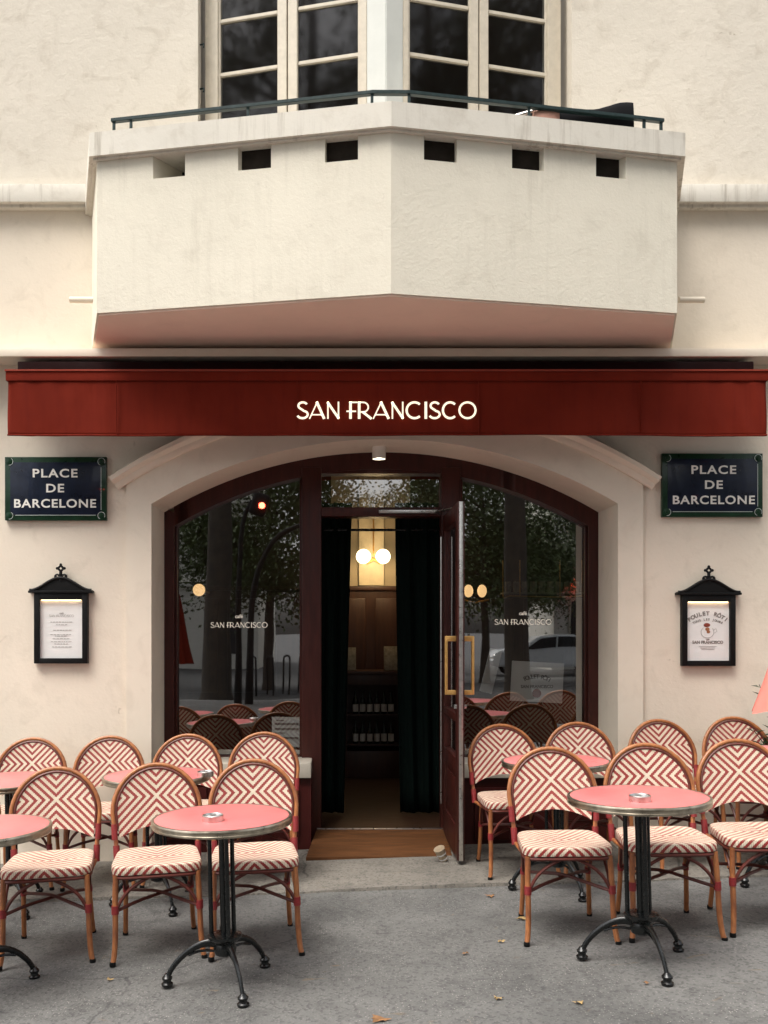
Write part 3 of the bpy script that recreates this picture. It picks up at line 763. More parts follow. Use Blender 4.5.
g = thing('globe_lamp', P(475,591,8.9), 'pair of dim orange globe lamps inside the right window near the door', 'lamp')
for px in (468.5, 482): MB().sphere(P(px,591,8.9), .052, 20, (.85,1,1.15)).build('globe', M['globe2'], g)
MB().tube([P(462,600,8.9),P(475,603,8.9),P(489,600,8.9)], .01, 8).tube([P(475,603,8.9), P(475,603,9.6)], .01, 8).build('bracket', M['brass'], g)
mb = MB(); mb.tube([P(503,598,8.2),P(510,596,8.2),P(560,597,8.2),P(582,596,8.2)], .006, 8); 
for px in (503,520,560,582): mb.tube([P(px,597,8.2), P(px,560,8.2)], .004, 6)
tag(mb.build('hanging_rail', M['brass']), 'thin brass rail hanging inside the right shop window', 'rail')
mb = MB(); mb.box(X(503,8.25),X(582,8.25),8.2,8.4,Z(594,8.3),Z(592.5,8.3)); 
for i in range(9):
    x = X(508+i*8.5, 8.3); z = Z(592,8.3); mb.lathe([(.025,0),(.03,.05),(.028,.09)], (x,8.3,z), 10)
tag(mb.build('glass_shelf', M['book']), 'hanging shelf of upturned glasses inside the right shop window', 'shelf')

# posters and cards in the windows
def tilted_board(name, px, py, d, wpx, hpx, ang, label, cat):
    o = thing(name, P(px,py+hpx/2,d), label, cat); k = d/F
    mb = MB(); c = P(px,py,d); rot = Matrix.Rotation(R(ang),3,'Y')
    mb.box(c.x-wpx*k/2, c.x+wpx*k/2, d-.006, d+.006, c.z-hpx*k/2, c.z+hpx*k/2, .001, rot); mb.build('board', M['paper'], o)
    return o, c, k, rot
o, c, k, rot = tilted_board('poster_board', 537, 682, 7.15, 52, 40, 3, 'white poster board with grey lettering standing inside the right window', 'poster')
mb = MB()
for i, ch in enumerate('POULET RÔTI'):
    a = (i-5)*.1; v = rot @ Vector((math.sin(a)*.24*.8, 0, -.13+math.cos(a)*.17))
    put_text(mb, ch, .045, (c.x+v.x, 7.15-.009, c.z+v.z), .001, rot=-a)
v = rot @ Vector((0,0,-.035)); put_text(mb, 'SAN FRANCISCO', .032, (c.x+v.x, 7.15-.009, c.z+v.z), .001)
mb.build('lettering', M['ink'], o, False)
mb = MB(); v = rot @ Vector((.0,0,-.085)); mb.lathe([(.034,-.001),(.034,.001)], (c.x+v.x,7.15-.010,c.z+v.z), 20, Matrix.Rotation(R(90),3,'X')); mb.build('emblem', M['inkred'], o)
mb = MB(); c = P(491,671,7.3); mb.box(c.x-.055,c.x+.055,7.3,7.31,c.z-.17,c.z+.17,.001, Matrix.Rotation(R(14),3,'Y') @ Matrix.Rotation(R(25),3,'Z'))
tag(mb.build('leaning_card', M['paper']), 'narrow white card leaning inside the right window near the door', 'card')
o = thing('window_card', P(286,745,6.95), 'white notice with dark bars inside the left window beside the doorway', 'notice')
mb = MB(); mb.box(X(272,6.94),X(301,6.94),6.935,6.942,Z(747,6.94),Z(717,6.94)); mb.build('sheet', M['paper'], o)
mb = MB()
for py, w_, x_ in ((720.5,8,276),(724,24,274.5),(729,24,274.5),(733,10,275),(738,24,274.5)):
    h = 1.1 if w_ < 12 else 2.0
    mb.box(X(x_,6.93),X(x_+w_,6.93),6.930,6.9345,Z(py+h/2,6.93),Z(py-h/2,6.93))
mb.build('printed_bars', M['ink'], o, False)

# spot under the arch
o = thing('ceiling_spot', (X(379,6.6), 6.6, 2.80), 'small white cylinder spotlight under the centre of the arch', 'spotlight')
cxs = X(379,6.6); zt_ = arcz(cxs); zb_ = Z(459,6.6)
MB().lathe([(.045,zb_),(.047,zb_+.004),(.047,zt_+.005)], (cxs,6.6,0), 24, cap=False).lathe([(.046,zt_-.003),(.046,zt_+.004)],(cxs,6.6,0),24).build('housing', M['white_metal'], o)
MB().lathe([(.040,zb_+.012),(.040,zb_+.016)], (cxs,6.6,0), 24).build('lens', M['lens'], o)

# ------------------------------------------------------------------ awning
YA = 6.0; k = YA/F
aw = thing('awning', (X(386,YA), 6.2, 2.765), 'dark red retracted canvas awning with cream cafe name over the arch', 'awning')
xa, xb = X(5.5,YA), X(768.5,YA)
mb = MB(); zt = Z(370,YA); zm = Z(381,YA)
mb.plate([(0,0)]*0 or [(xa,zt-.012),(xb,zt-.012),(xb,zt),(xa,zt)], YA-.02, YA+.05, .002)
mb.build('front_rail', M['rail'], aw) if False else mb.build('front_rail', mat('red_rail', (.26,.04,.022), .45, spec=.25, var=.1), aw)
mb = MB(); mb.box(xa+.004, xb-.004, YA-.012, YA+.04, zm, zt-.0125, .004); mb.build('front_bar', M['awning'], aw)
# valance: gently rippled cloth
mb = MB(); nx, nz = 240, 14; zv0, zv1 = Z(436,YA), zm+.002; g = []
vxa, vxb = X(8,YA), X(766,YA)
for j in range(nz+1):
    f = j/nz; r = []
    for i in range(nx+1):
        u = i/nx; x = vxa+(vxb-vxa)*u; amp = (1-f)*.018
        edge = math.exp(-u*14)+math.exp(-(1-u)*14)
        y = YA + amp*math.sin(x*3.1+.5)+amp*.5*math.sin(x*9+f*2) + edge*(.010*math.sin(x*38+f*5)*(1-f*.6)) - (1-f)*.012
        r.append(mb.bm.verts.new((x, y, zv0+(zv1-zv0)*f+.003*math.sin(x*1.7)*(1-f))))
    g.append(r)
for j in range(nz):
    for i in range(nx): mb.bm.faces.new((g[j][i], g[j][i+1], g[j+1][i+1], g[j+1][i]))
va = mb.build('valance', M['awning'], aw); md = va.modifiers.new('s','SOLIDIFY'); md.thickness = .002; md.offset = 1
mb = MB(); mb.tube([(vxa, YA-.014, zv0+.004)]+[(x, YA-.014+.010*math.sin(x*3.1+.5)+.006*math.sin(x*9), zv0+.004+.003*math.sin(x*1.7)) for x in frange(vxa+.02,vxb-.02,60)]+[(vxb,YA-.014,zv0+.004)], .006, 8)
mb.build('hem', M['awning'], va)
mb = MB()
for px in (56, 117, 297, 478, 640, 702): 
    if px in (117, 297, 478, 640): mb.box(X(px,YA)-.0015, X(px,YA)+.0015, YA-.026, YA-.016, zv0+.01, zv1)
mb.build('seam', M['awning'], va, False)
mb = MB(); logo(mb, X(386.5,YA-.03), Z(419,YA-.03), 180*(YA-.03)/F, YA-.034, 1.12); mb.build('lettering', M['cream_text'], va, False)
# roller cassette and short run of roof cloth
mb = MB(); mb.box(xa+.02, xb-.02, 6.16, 6.345, 3.18, 3.285, .012); mb.build('cassette', mat('dark_cassette', (.012,.003,.003), .8, spec=.1), aw)
mb = MB(); mb.quad((xa+.02,YA+.02,zt-.004),(xb-.02,YA+.02,zt-.004),(xb-.02,6.2,3.19),(xa+.02,6.2,3.19)); rf = mb.build('roof_cloth', M['awning'], aw, False)
rf.modifiers.new('s','SOLIDIFY').thickness = .003
for x in (xa+.25, xa+.9, CX, xb-.9, xb-.25): MB().box(x-.02,x+.02,6.02,6.30,3.155,3.18,.004).build('folding_arm', M['blackpaint'], aw)
for x in (xa+.006, xb-.026): MB().box(x,x+.02,6.06,6.345,3.13,3.20,.004).build('end_bracket', M['blackpaint'], aw)

# ------------------------------------------------------------------ street name plaques
def plaque(x0p, x1p, y0p, y1p, label, left):
    d = D-.03; k = d/F; x0, x1, z0, z1 = X(x0p,d), X(x1p,d), Z(y1p,d), Z(y0p,d)
    o = thing('street_sign', ((x0+x1)/2, d, z0), label, 'street sign', 'place name plaques on the facade')
    MB().box(x0, x1, d-.004, d+.028, z0, z1, .003).build('plate', M['engreen'], o)
    b = .036
    MB().box(x0+b, x1-b, d-.006, d-.0035, z0+b, z1-b, .0005).build('blue_field', M['enblue'], o)
    mb = MB(); e = .033; t_ = .0035
    for a, b2, c, f in ((x0+.07,x1-.07,z0+e,z0+e+t_), (x1-e-t_,x1-e,z0+.07,z1-.07)): mb.box(a,b2,d-.0075,d-.0062,c,f)
    for cx_, cz_ in ((x0+.032,z0+.032),(x1-.032,z0+.032),(x0+.032,z1-.032),(x1-.032,z1-.032)):
        for ri, ro, a0, a1 in ((.022,.0255,-30,250),):
            if cx_ < (x0+x1)/2: a0, a1 = -100, 60
            pts = arc(0,0,.024,.024,a0,a1,20)
            for p, q in zip(pts, pts[1:]):
                s0, s1 = .92, 1.06
                mb.quad((cx_+p[0]*s0,d-.0095,cz_+p[1]*s0),(cx_+q[0]*s0,d-.0095,cz_+q[1]*s0),(cx_+q[0]*s1,d-.0095,cz_+q[1]*s1),(cx_+p[0]*s1,d-.0095,cz_+p[1]*s1))
    mb.build('white_line', mat('pale_line', (.45,.5,.47), .4), o, False)
    for cx_, cz_ in ((x0+.032,z0+.032),(x1-.032,z0+.032),(x0+.032,z1-.032),(x1-.032,z1-.032)):
        MB().lathe([(.026,0),(.026,.001),(.012,.003),(.012,.006),(.001,.007)], (cx_, d-.0058, cz_), 20, Matrix.Rotation(R(90),3,'X')).build('corner_screw', M['engreen'], o)
    mb = MB(); cx_ = (x0+x1)/2; H = z1-z0
    for txt, fz, sp, sx_ in (('PLACE', .735, 1.16, 1.22), ('DE', .50, 1.14, 1.22), ('BARCELONE', .26, 1.13, 1.15)):
        put_text(mb, txt, .078, (cx_+(-.004 if left else .006), d-.0072, z0+H*fz), .0017, sp, sx_)
    mb.build('lettering', M['white_text'], o, False)
plaque(5, 106.5, 457, 520.5, 'blue and green enamel plaque reading PLACE DE BARCELONE left of the arch', True)
plaque(662, 762.5, 453.5, 517, 'blue and green enamel plaque reading PLACE DE BARCELONE right of the arch', False)

# ------------------------------------------------------------------ menu boxes
def menu_box(cxp, y0p, y1p, wp, label, poster):
    d = D-.034; k = d/F; cx_ = X(cxp,d); hw = wp*k/2; z0, z1 = Z(y1p,d), Z(y0p,d)
    o = thing('menu_case', (cx_, d, z0), label, 'menu case', 'black menu cases on the wall')
    mb = MB(); b = .036
    for a, b2, c, f in ((cx_-hw,cx_-hw+b,z0,z1),(cx_+hw-b,cx_+hw,z0,z1),(cx_-hw+b,cx_+hw-b,z0,z0+.035),(cx_-hw+b,cx_+hw-b,z1-.045,z1)): mb.box(a,b2,d-.010,D-.001,c,f,.003)
    mb.build('case_frame', M['blackpaint'], o)
    # pediment: swan-necked profile
    pts = []; W = hw+.028
    for i in range(25):
        u = -1+2*i/24; a = abs(u); h = .082*max(0, (math.cos(min(1,a/.93)*math.pi)+1)/2)**.85 + .006
        pts.append((cx_+u*W, z1+.014+h))
    poly = [(cx_-W, z1+.008), (cx_+W, z1+.008)] + pts[::-1]
    mb = MB(); mb.plate(poly, d-.010, D-.002); mb.box(cx_-W-.008, cx_+W+.008, d-.022, D-.001, z1, z1+.016, .004)
    top = [(x, d-.012, z) for x, z in pts]; mb.tube(top, .009, 8)
    mb.build('pediment', M['blackpaint'], o)
    mb = MB(); zf = z1+.10; yf = d-.005
    def scroll(cx2, cz2, r, s): mb.tube([(cx2+s*r*math.cos(R(a))*(1-a/900), yf, cz2+r*math.sin(R(a))*(1-a/900)) for a in range(-60,400,30)], .0075, 6)
    scroll(cx_-.022, zf+.008, .016, -1); scroll(cx_+.022, zf+.008, .016, 1)
    mb.tube([(cx_,yf,zf-.02),(cx_,yf,zf+.05)], .011, 8); mb.sphere((cx_,yf,zf+.026), .012, 12)
    dm = [(cx_+.019*math.cos(R(a)), zf+.064+.019*math.sin(R(a))) for a in (0,90,180,270,360)]
    for p_, q_ in zip(dm, dm[1:]): mb.tube([(p_[0],yf,p_[1]),(q_[0],yf,q_[1])], .0075, 8)
    for dx, dz in ((.024,0),(-.024,0),(0,.024)): mb.sphere((cx_+dx,yf,zf+.064+dz), .010, 8)
    mb.build('finial', M['blackpaint'], o)
    px0, px1, pz0, pz1 = cx_-hw+b, cx_+hw-b, z0+.035, z1-.045; yp = d+.014
    mb = MB(); mb.box(px0, px1, yp, yp+.004, pz0, pz1); pg = mb.build('menu_sheet', M['paper'], o, False)
    mb = MB(); mb.quad((px0,d-.001,pz0),(px1,d-.001,pz0),(px1,d-.001,pz1),(px0,d-.001,pz1)); mb.build('case_glass', M['caseglass'], o, False)
    mb = MB(); mb.tube([(px0+.01, d+.006, pz1+.001),(px1-.01, d+.006, pz1+.001)], .004, 8); mb.build('lamp_tube', mat('warm_tube', (.9,.8,.6), .4, emit=(1,.66,.35), es=4), o)
    return o, pg, cx_, pz0, pz1, px1-px0, yp-.0015
o, pg, c_, z0, z1, W_, yp = menu_box(61, 593, 663.5, 53.5, 'black wall menu case with a pale typed menu, left of the arch', 0)
mb = MB(); H = z1-z0
logo(mb, c_, z0+H*.705, W_*.58, yp, 1.2); mb.build('menu_heading', M['inklight'], pg, False)
mb = MB(); put_text(mb, 'café', .018, (c_, yp, z0+H*.77), .0003)
random.seed(3)
for i, (f, wd) in enumerate(((.615,.52),(.57,.26),(.475,.40),(.40,.52),(.375,.30),(.33,.42),(.28,.5),(.24,.34),(.19,.44))):
    n = int(wd*W_/.016); x = c_-wd*W_/2
    while x < c_+wd*W_/2-.01:
        l = random.uniform(.008,.022); mb.box(x, x+l, yp-.0008, yp+.0005, z0+H*f, z0+H*f+.004); x += l+.005
mb.build('menu_lines', M['inklight'], pg, False)
o, pg, c_, z0, z1, W_, yp = menu_box(708.5, 595, 666, 53.5, 'black wall menu case with an illustrated roast chicken poster, right of the arch', 1)
H = z1-z0; mb = MB()
def arctext(txt, size, cz_, rad, step, bold):
    n = len(txt)
    for i, ch in enumerate(txt):
        a = (i-(n-1)/2)*step
        put_text(mb, ch, size, (c_+rad*math.sin(a), yp, cz_-rad+rad*math.cos(a)), bold, rot=-a)
arctext('POULET RÔTI', .036, z0+H*.80, .20, .13, .0016)
arctext('TOUS LES JOURS', .020, z0+H*.70, .20, .075, .0008)
arctext('SAN FRANCISCO', .026, z0+H*.305, -.30, -.065, .0010) if False else put_text(mb, 'SAN FRANCISCO', .027, (c_, yp, z0+H*.31), .0011)
put_text(mb, 'café', .015, (c_, yp, z0+H*.36), .0003)
mb.build('poster_lettering', M['ink'], pg, False)
mb = MB()
for f, wd in ((.24,.42),(.215,.34),(.19,.30)): mb.box(c_-wd*W_/2, c_+wd*W_/2, yp-.0008, yp+.0005, z0+H*f, z0+H*f+.0025)
ringp = [(c_-.002+.043*math.cos(R(a)), yp, z0+H*.485+.038*math.sin(R(a))) for a in range(130,415,15)]
mb.tube(ringp, .0016, 5); mb.tube([(c_+.04,yp,z0+H*.52),(c_+.055,yp,z0+H*.55),(c_+.06,yp,z0+H*.50),(c_+.045,yp,z0+H*.47)], .0014, 5)
mb.build('plate_drawing', M['inklight'], pg, False)
mb = MB(); mb.sphere((c_-.006,yp,z0+H*.605), .022, 14, (1.05,.05,.62)); mb.build('hat_drawing', M['inkred'], pg)
mb = MB(); mb.sphere((c_-.002,yp,z0+H*.535), .015, 12, (1,.05,.8)); mb.sphere((c_+.004,yp-.0003,z0+H*.49), .012, 12, (1,.05,.9)); mb.build('face_drawing', mat('ochre_ink', (.36,.14,.06), .7), pg)

# ------------------------------------------------------------------ tarp on the balcony
mb = MB()
def blob(p0, p1, p2, hts, th, n=14):
    g = []
    for i in range(n+1):
        u = i/n; base = Vector(p0).lerp(Vector(p1), u); h = hts(u); r = []
        for j in range(9):
            a = math.pi*j/8; r.append(mb.bm.verts.new((base.x+.004*math.sin(9*u*j), base.y-th*math.cos(a)*(.7+.3*math.sin(u*3)), base.z+h*math.sin(a)**.6)))
        g.append(r)
    for i in range(n):
        for j in range(8): mb.bm.faces.new((g[i][j], g[i+1][j], g[i+1][j+1], g[i][j+1]))
    mb.bm.faces.new(g[0]); mb.bm.faces.new(g[-1][::-1])
a = P(552,118,5.56); b = P(632,127,5.64); a.z = b.z = ZTOP+.002
blob(a, b, None, lambda u: .115+.10*u+.012*math.sin(u*9), .05)
dk = thing('folded_parasol', (a.x, a.y, ZTOP), 'folded black parasol lying behind the balcony railing on its right side', 'parasol')
mb.build('black_cover', M['tarp'], dk)
mb = MB(); a2 = P(533,115,5.50); a2.z = ZTOP+.002; b2 = P(558,118,5.54); b2.z = ZTOP+.002
blob(a2, b2, None, lambda u: .09+.04*u, .05); mb.build('pink_canvas', M['tarppink'], dk)
MB().tube([Vector((a2.x-.12,a2.y,ZTOP+.06)), Vector((a2.x+.05,a2.y,ZTOP+.11))], .01, 8).build('pole', M['steel'], dk)

# ------------------------------------------------------------------ bistro chair
def hoop_y(x, z): return .175+(z-.42)*.20+.028*(1-(x/.222)**2)
def hoop_pts():
    pts = [(-.198, .40), (-.206,.47), (-.214,.55)]
    pts += [(-.222*math.cos(R(a)), .632+.225*math.sin(R(a))) for a in range(0,181,9)]
    pts += [(.214,.55), (.206,.47), (.198,.40)]
    return pts
def make_chair():
    root = thing('bistro_chair', (0,0,0), None, 'chair', None)
    hp = hoop_pts()
    MB().tube([(x, hoop_y(x,z)-.0, z) for x, z in hp], .0112, 10).build('back_frame', M['rattan'], root)
    inner = [(x*(1-.0175/.222), .632+(z-.632)*(1-.0175/.225) if z > .632 else z) for x, z in hp if z > .50]
    MB().tube([(x, hoop_y(x,z)-.004, z) for x, z in inner], .0068, 8).build('inner_rim', M['rimdark'], root)
    # woven panel
    mb = MB(); nx, nz = 26, 20; a_, b_ = .2015, .2055; gf, gb = [], []
    for i in range(nx+1):
        u = -1+2*i/nx; u = math.sin(u*math.pi/2); x = u*a_
        zt = .632+b_*math.sqrt(max(0, 1-u*u)); zb = .552-.05*u*u
        if abs(u) > .999: zt = .632
        rf, rb = [], []
        for j in range(nz+1):
            z = zb+(zt-zb)*j/nz; xx = x
            if z < .632: xx = x*(1-.06*(.632-z)/.13)
            y = hoop_y(xx, z)
            rf.append(mb.bm.verts.new((xx, y-.0055, z))); rb.append(mb.bm.verts.new((xx, y+.0055, z)))
        gf.append(rf); gb.append(rb)
    for i in range(nx):
        for j in range(nz):
            mb.bm.faces.new((gf[i][j], gf[i+1][j], gf[i+1][j+1], gf[i][j+1])); mb.bm.faces.new((gb[i][j], gb[i][j+1], gb[i+1][j+1], gb[i+1][j]))
        mb.bm.faces.new((gf[i][0], gb[i][0], gb[i+1][0], gf[i+1][0]))
    mb.build('backrest', M['cane_back'], root)
    # seat
    mb = MB(); n = 56; rings = []
    def plan(th, s, z):
        c, q = math.cos(th), math.sin(th); e = .34
        x = .218*math.copysign(abs(c)**e, c); y = .205*math.copysign(abs(q)**e, q)
        x *= 1-.10*(y+.205)/.41
        return (x*s, y*s-.012, z)
    for s, z in ((.02,.446),(.3,.447),(.6,.450),(.85,.4545),(.95,.4545),(.985,.451),(1.0,.443),(1.0,.424),(.99,.414),(.9,.408),(.5,.408),(.02,.408)):
        rings.append([mb.bm.verts.new(plan(2*math.pi*i/n, s, z)) for i in range(n)])
    for a, b in zip(rings, rings[1:]):
        for i in range(n): mb.bm.faces.new((a[i], a[(i+1)%n], b[(i+1)%n], b[i]))
    mb.bm.faces.new(rings[0]); mb.bm.faces.new(rings[-1][::-1]); bmesh.ops.recalc_face_normals(mb.bm, faces=mb.bm.faces)
    mb.build('seat', M['cane_seat'], root)
    mb = MB(); mb.tube([plan(2*math.pi*i/40, .955, .400) for i in range(41)], .009, 8); mb.build('seat_frame', M['rimdark'], root)
    for s in (-1, 1):
        lg = MB().tube([(s*.190,-.185,.41),(s*.196,-.192,.30),(s*.197,-.200,.14),(s*.203,-.212,.05),(s*.212,-.226,.004)], [.0135,.0135,.0135,.013,.0125], 10, 1).build('leg', M['rattan'], root)
        MB().tube([(s*.1965,-.194,.232),(s*.196,-.193,.272)], .0172, 10).build('binding', M['binding'], lg)
        MB().lathe([(.0145,0),(.015,.012),(.013,.02)], (s*.212,-.226,0), 12).build('foot_cap', M['blackpaint'], lg)
        lg = MB().tube([(s*.160,.170,.41),(s*.162,.180,.28),(s*.168,.20,.12),(s*.172,.222,.03),(s*.174,.228,.004)], .0125, 10, 1).build('leg', M['rattan'], root)
        MB().tube([(s*.163,.186,.232),(s*.162,.182,.265)], .016, 10).build('binding', M['binding'], lg)
        MB().lathe([(.014,0),(.0145,.012),(.0125,.02)], (s*.174,.228,0), 12).build('foot_cap', M['blackpaint'], lg)
        mb = MB(); mb.tube([(s*.203, hoop_y(.203,.40)-.0, .385),(s*.2045, hoop_y(.2045,.43), .43),(s*.206,hoop_y(.206,.47),.468)], .0165, 10)
        mb.tube([(s*.2125,hoop_y(.2125,.50)-.004,.498),(s*.2155,hoop_y(.2155,.56)-.004,.575)], .0152, 10)
        mb.build('hoop_binding', M['binding'], root)
        MB().tube([(s*.200,.165,.392),(s*.192,-.17,.396)], .010, 8).build('side_rail', M['rattan'], root)
        # arched braces in front and on the sides
        MB().tube([(s*.190,-.195,.25),(s*.160,-.197,.31),(s*.115,-.197,.355),(s*.06,-.195,.385),(s*.03,-.19,.398)], .0082, 8, 1).build('brace', M['rimdark'], root)
        MB().tube([(s*.193,-.185,.25),(s*.190,-.14,.32),(s*.188,-.08,.37),(s*.186,-.03,.392)], .0082, 8, 1).build('brace', M['rimdark'], root)
        MB().tube([(s*.165,.175,.25),(s*.172,.13,.32),(s*.18,.08,.37),(s*.184,.03,.392)], .0082, 8, 1).build('brace', M['rimdark'], root)
        MB().tube([(s*.190,-.190,.245),(s*.10,-.11,.262),(0,-.012,.272+(.0085 if s > 0 else -.0085)),(-s*.09,.09,.262),(-s*.160,.176,.245)], .0085, 8, 1).build('stretcher', M['rimdark'], root)
    return root

def make_table():
    root = thing('bistro_table', (0,0,0), None, 'table', None)
    tp = MB().lathe([(.001,.704),(.290,.704),(.2925,.708),(.2925,.7335),(.290,.7345),(.001,.7345)], n=64).build('tabletop', M['laminate'], root)
    MB().lathe([(.288,.702),(.300,.702),(.3035,.706),(.3035,.711),(.301,.713),(.301,.722),(.3045,.725),(.3045,.730),(.302,.7345),(.296,.7355),(.291,.7350),(.2905,.733)], n=64, cap=False).build('rim', M['rim'], tp)
    mb = MB(); mb.lathe([(.09,.690),(.095,.698),(.095,.7035)], n=20)
    for a in (174,-72.5,48): mb.box(-.01,.01,-.18,0,.685,.7030,.003,None) if False else mb.tube([(0,0,.694),(.2*math.cos(R(a+60)),.2*math.sin(R(a+60)),.698)], .009, 8)
    mb.build('top_plate', M['black'], root)
    mb = MB(); mb.lathe([(.018,.18),(.018,.69)], n=16).lathe([(.032,.655),(.055,.688),(.07,.692)], n=16)
    mb.build('column', M['black'], root)
    for a in (174,-72.5,48):
        c, s = math.cos(R(a)), math.sin(R(a))
        MB().tube([(.058*c,.058*s,.19),(.058*c,.058*s,.692)], .0100, 10).build('rod', M['black'], root)
    mb = MB(); mb.lathe([(.028,.130),(.045,.140),(.050,.165),(.044,.185),(.066,.205),(.074,.212),(.074,.222),(.05,.228)], n=24); mb.build('hub', M['black'], root)
    for a in (174,-72.5,48):
        c, s = math.cos(R(a)), math.sin(R(a)); rr = [(.035,.185),(.075,.188),(.120,.176),(.165,.150),(.205,.115),(.235,.078),(.252,.045)]
        lg = MB().tube([(r*c,r*s,z) for r, z in rr], [.020,.017,.0145,.0135,.013,.012,.012], 10, 1, flat=(.75,1.0))
        rr2 = [(.04,.150),(.08,.155),(.12,.150),(.16,.135)]; lg.tube([(r*c,r*s,z) for r, z in rr2], .006, 8, 1)
        lg = lg.build('leg', M['black'], root)
        MB().lathe([(.021,.0),(.025,.006),(.026,.014),(.018,.020),(.017,.028),(.022,.032),(.023,.040),(.017,.046),(.010,.056)], (.256*c,.256*s,0), 16).build('foot', M['black'], lg)
    return root
chair0 = make_chair(); table0 = make_table()
ALLOBJ = list(bpy.data.objects)
GC = 'red and cream woven bistro chairs on the terrace'; GT = 'round pink bistro tables on the terrace'
chairs = [  # px centre of the hoop, depth of hoop, turn (deg), label
 (-40, 4.93, 8, 'woven bistro chair cut off by the left picture edge, front row'),
 (60, 4.94, 9, 'woven bistro chair in the front row, right behind the table cut off at the left'),
 (160, 4.93, 10, 'woven bistro chair in the front row, behind the left half of the left ashtray table'),
 (256.5, 4.93, 5, 'woven bistro chair in the front row, left of the doorway beside the ashtray table'),
 (554, 4.92, -3, 'woven bistro chair in the front row, first to the right of the open door'),
 (650, 4.91, -3.5, 'woven bistro chair in the front row, directly behind the right ashtray table'),
 (742, 4.92, -4, 'woven bistro chair in the front row, cut off by the right picture edge'),
 (34.5, 6.17, 5, 'woven bistro chair at the wall, leftmost of the back row, under the typed menu case'),
 (112, 6.17, 4, 'woven bistro chair at the wall, second from left in the back row'),
 (190, 6.17, 0, 'woven bistro chair in the back row, under the left part of the left window'),
 (266, 6.14, 0, 'woven bistro chair in the back row, in front of the striped notice beside the doorway'),
 (503.5, 6.10, 5, 'woven bistro chair in the back row, standing against the open door leaf'),
 (580, 6.12, 0, 'woven bistro chair in the back row, at the right end of the right window'),
 (661, 6.16, 5, 'woven bistro chair in the back row, at the wall under the poster case left side'),
 (736, 6.17, 2, 'woven bistro chair in the back row, at the right picture edge beside the oleander'),
]
for i, (px, d, rz, lab) in enumerate(chairs):
    o = chair0 if i == 0 else copy_tree(chair0)
    hx_, hy_ = X(px, d), d; a = R(rz); off = .265
    x = hx_+off*math.sin(a); y = hy_-off*math.cos(a)
    zc_ = ground_z(x, y)
    if y > 5.5: zc_ = cz(x, y)-.003
    tilt = math.atan(.0286+(6.2-y)*.0089)*.6
    o.location = (x, y, zc_); o.rotation_euler = (0, -tilt, a); o['label'] = lab; o['group'] = GC; o['category'] = 'chair'
tables = [ # centre px, depth, turn
 (226, 4.12, 5, 'round pink table with steel ashtray, in front of the chairs left of the doorway'),
 (642.5, 4.14, -13, 'round pink table with steel ashtray, in front of the chairs right of the doorway'),
 (-16.5, 4.12, 4, 'round pink table cut off by the left picture edge, front row'),
 (10, 5.40, 20, 'round pink table in the back row, mostly hidden, cut off by the left picture edge'),
 (159, 5.38, 10, 'round pink table with ashtray in the back row, left of the doorway'),
 (558, 5.38, 0, 'round pink table in the back row, between the open door and the wall'),
 (778, 5.40, 30, 'round pink table in the back row, at the right picture edge'),
]
for i, (px, d, rz, lab) in enumerate(tables):
    o = table0 if i == 0 else copy_tree(table0)
    x = X(px, d); o.location = (x, d, ground_z(x, d)+.001); tilt = math.atan(.0286+(6.2-d)*.0089)*.5
    o.rotation_euler = (0, -tilt, R(rz)); o['label'] = lab; o['group'] = GT; o['category'] = 'table'
# ashtrays
ash0 = MB().lathe([(.001,.003),(.040,.003),(.045,.001),(.046,.012),(.046,.027),(.0435,.029),(.0405,.024),(.040,.008),(.001,.007)], n=32)
ash0 = ash0.build('ashtray', M['steel']); ash0.location = (0,0,0)
for i, (px, d, ti, lab) in enumerate(((213, 4.03, 0, 'round steel ashtray on the left front table'), (640, 4.02, 1, 'round steel ashtray on the right front table'), (205.5, 5.30, 4, 'round steel ashtray on the back table left of the doorway'))):
    o = ash0 if i == 0 else ash0.copy()
    if i: col.objects.link(o)
    tx, td = X(tables[ti][0], tables[ti][1]), tables[ti][1]; x = X(px, d); tilt = math.atan(.0286+(6.2-td)*.0089)*.5
    o.location = (x, d, ground_z(tx,td)+.7345+(x-tx)*math.tan(tilt)); o.rotation_euler = (0,-tilt,0)
    tag(o, lab, 'ashtray', 'steel ashtrays on the tables')

# cup by the door
c = P(444, 851, 6.08); mb = MB(); rot = Matrix.Rotation(R(-24),3,'Y') @ Matrix.Rotation(R(15),3,'X')
gz = ground_z(c.x,6.08)+.012
o = thing('paper_cup', (c.x, 6.08, gz), 'beige paper cup tilted on the ground at the foot of the open door', 'cup')
MB().lathe([(.024,0),(.026,.004),(.035,.085),(.037,.088),(.035,.090),(.032,.084),(.022,.006),(.001,.005)], (c.x,6.08,gz+.012), 24, rot).build('cup_body', M['cup'], o)
MB().lathe([(.0275,.01),(.0285,.02)], (c.x,6.08,gz+.012), 24, rot, False).lathe([(.0315,.045),(.0325,.055)], (c.x,6.08,gz+.012), 24, rot, False).build('printed_band', M['paper'], o)

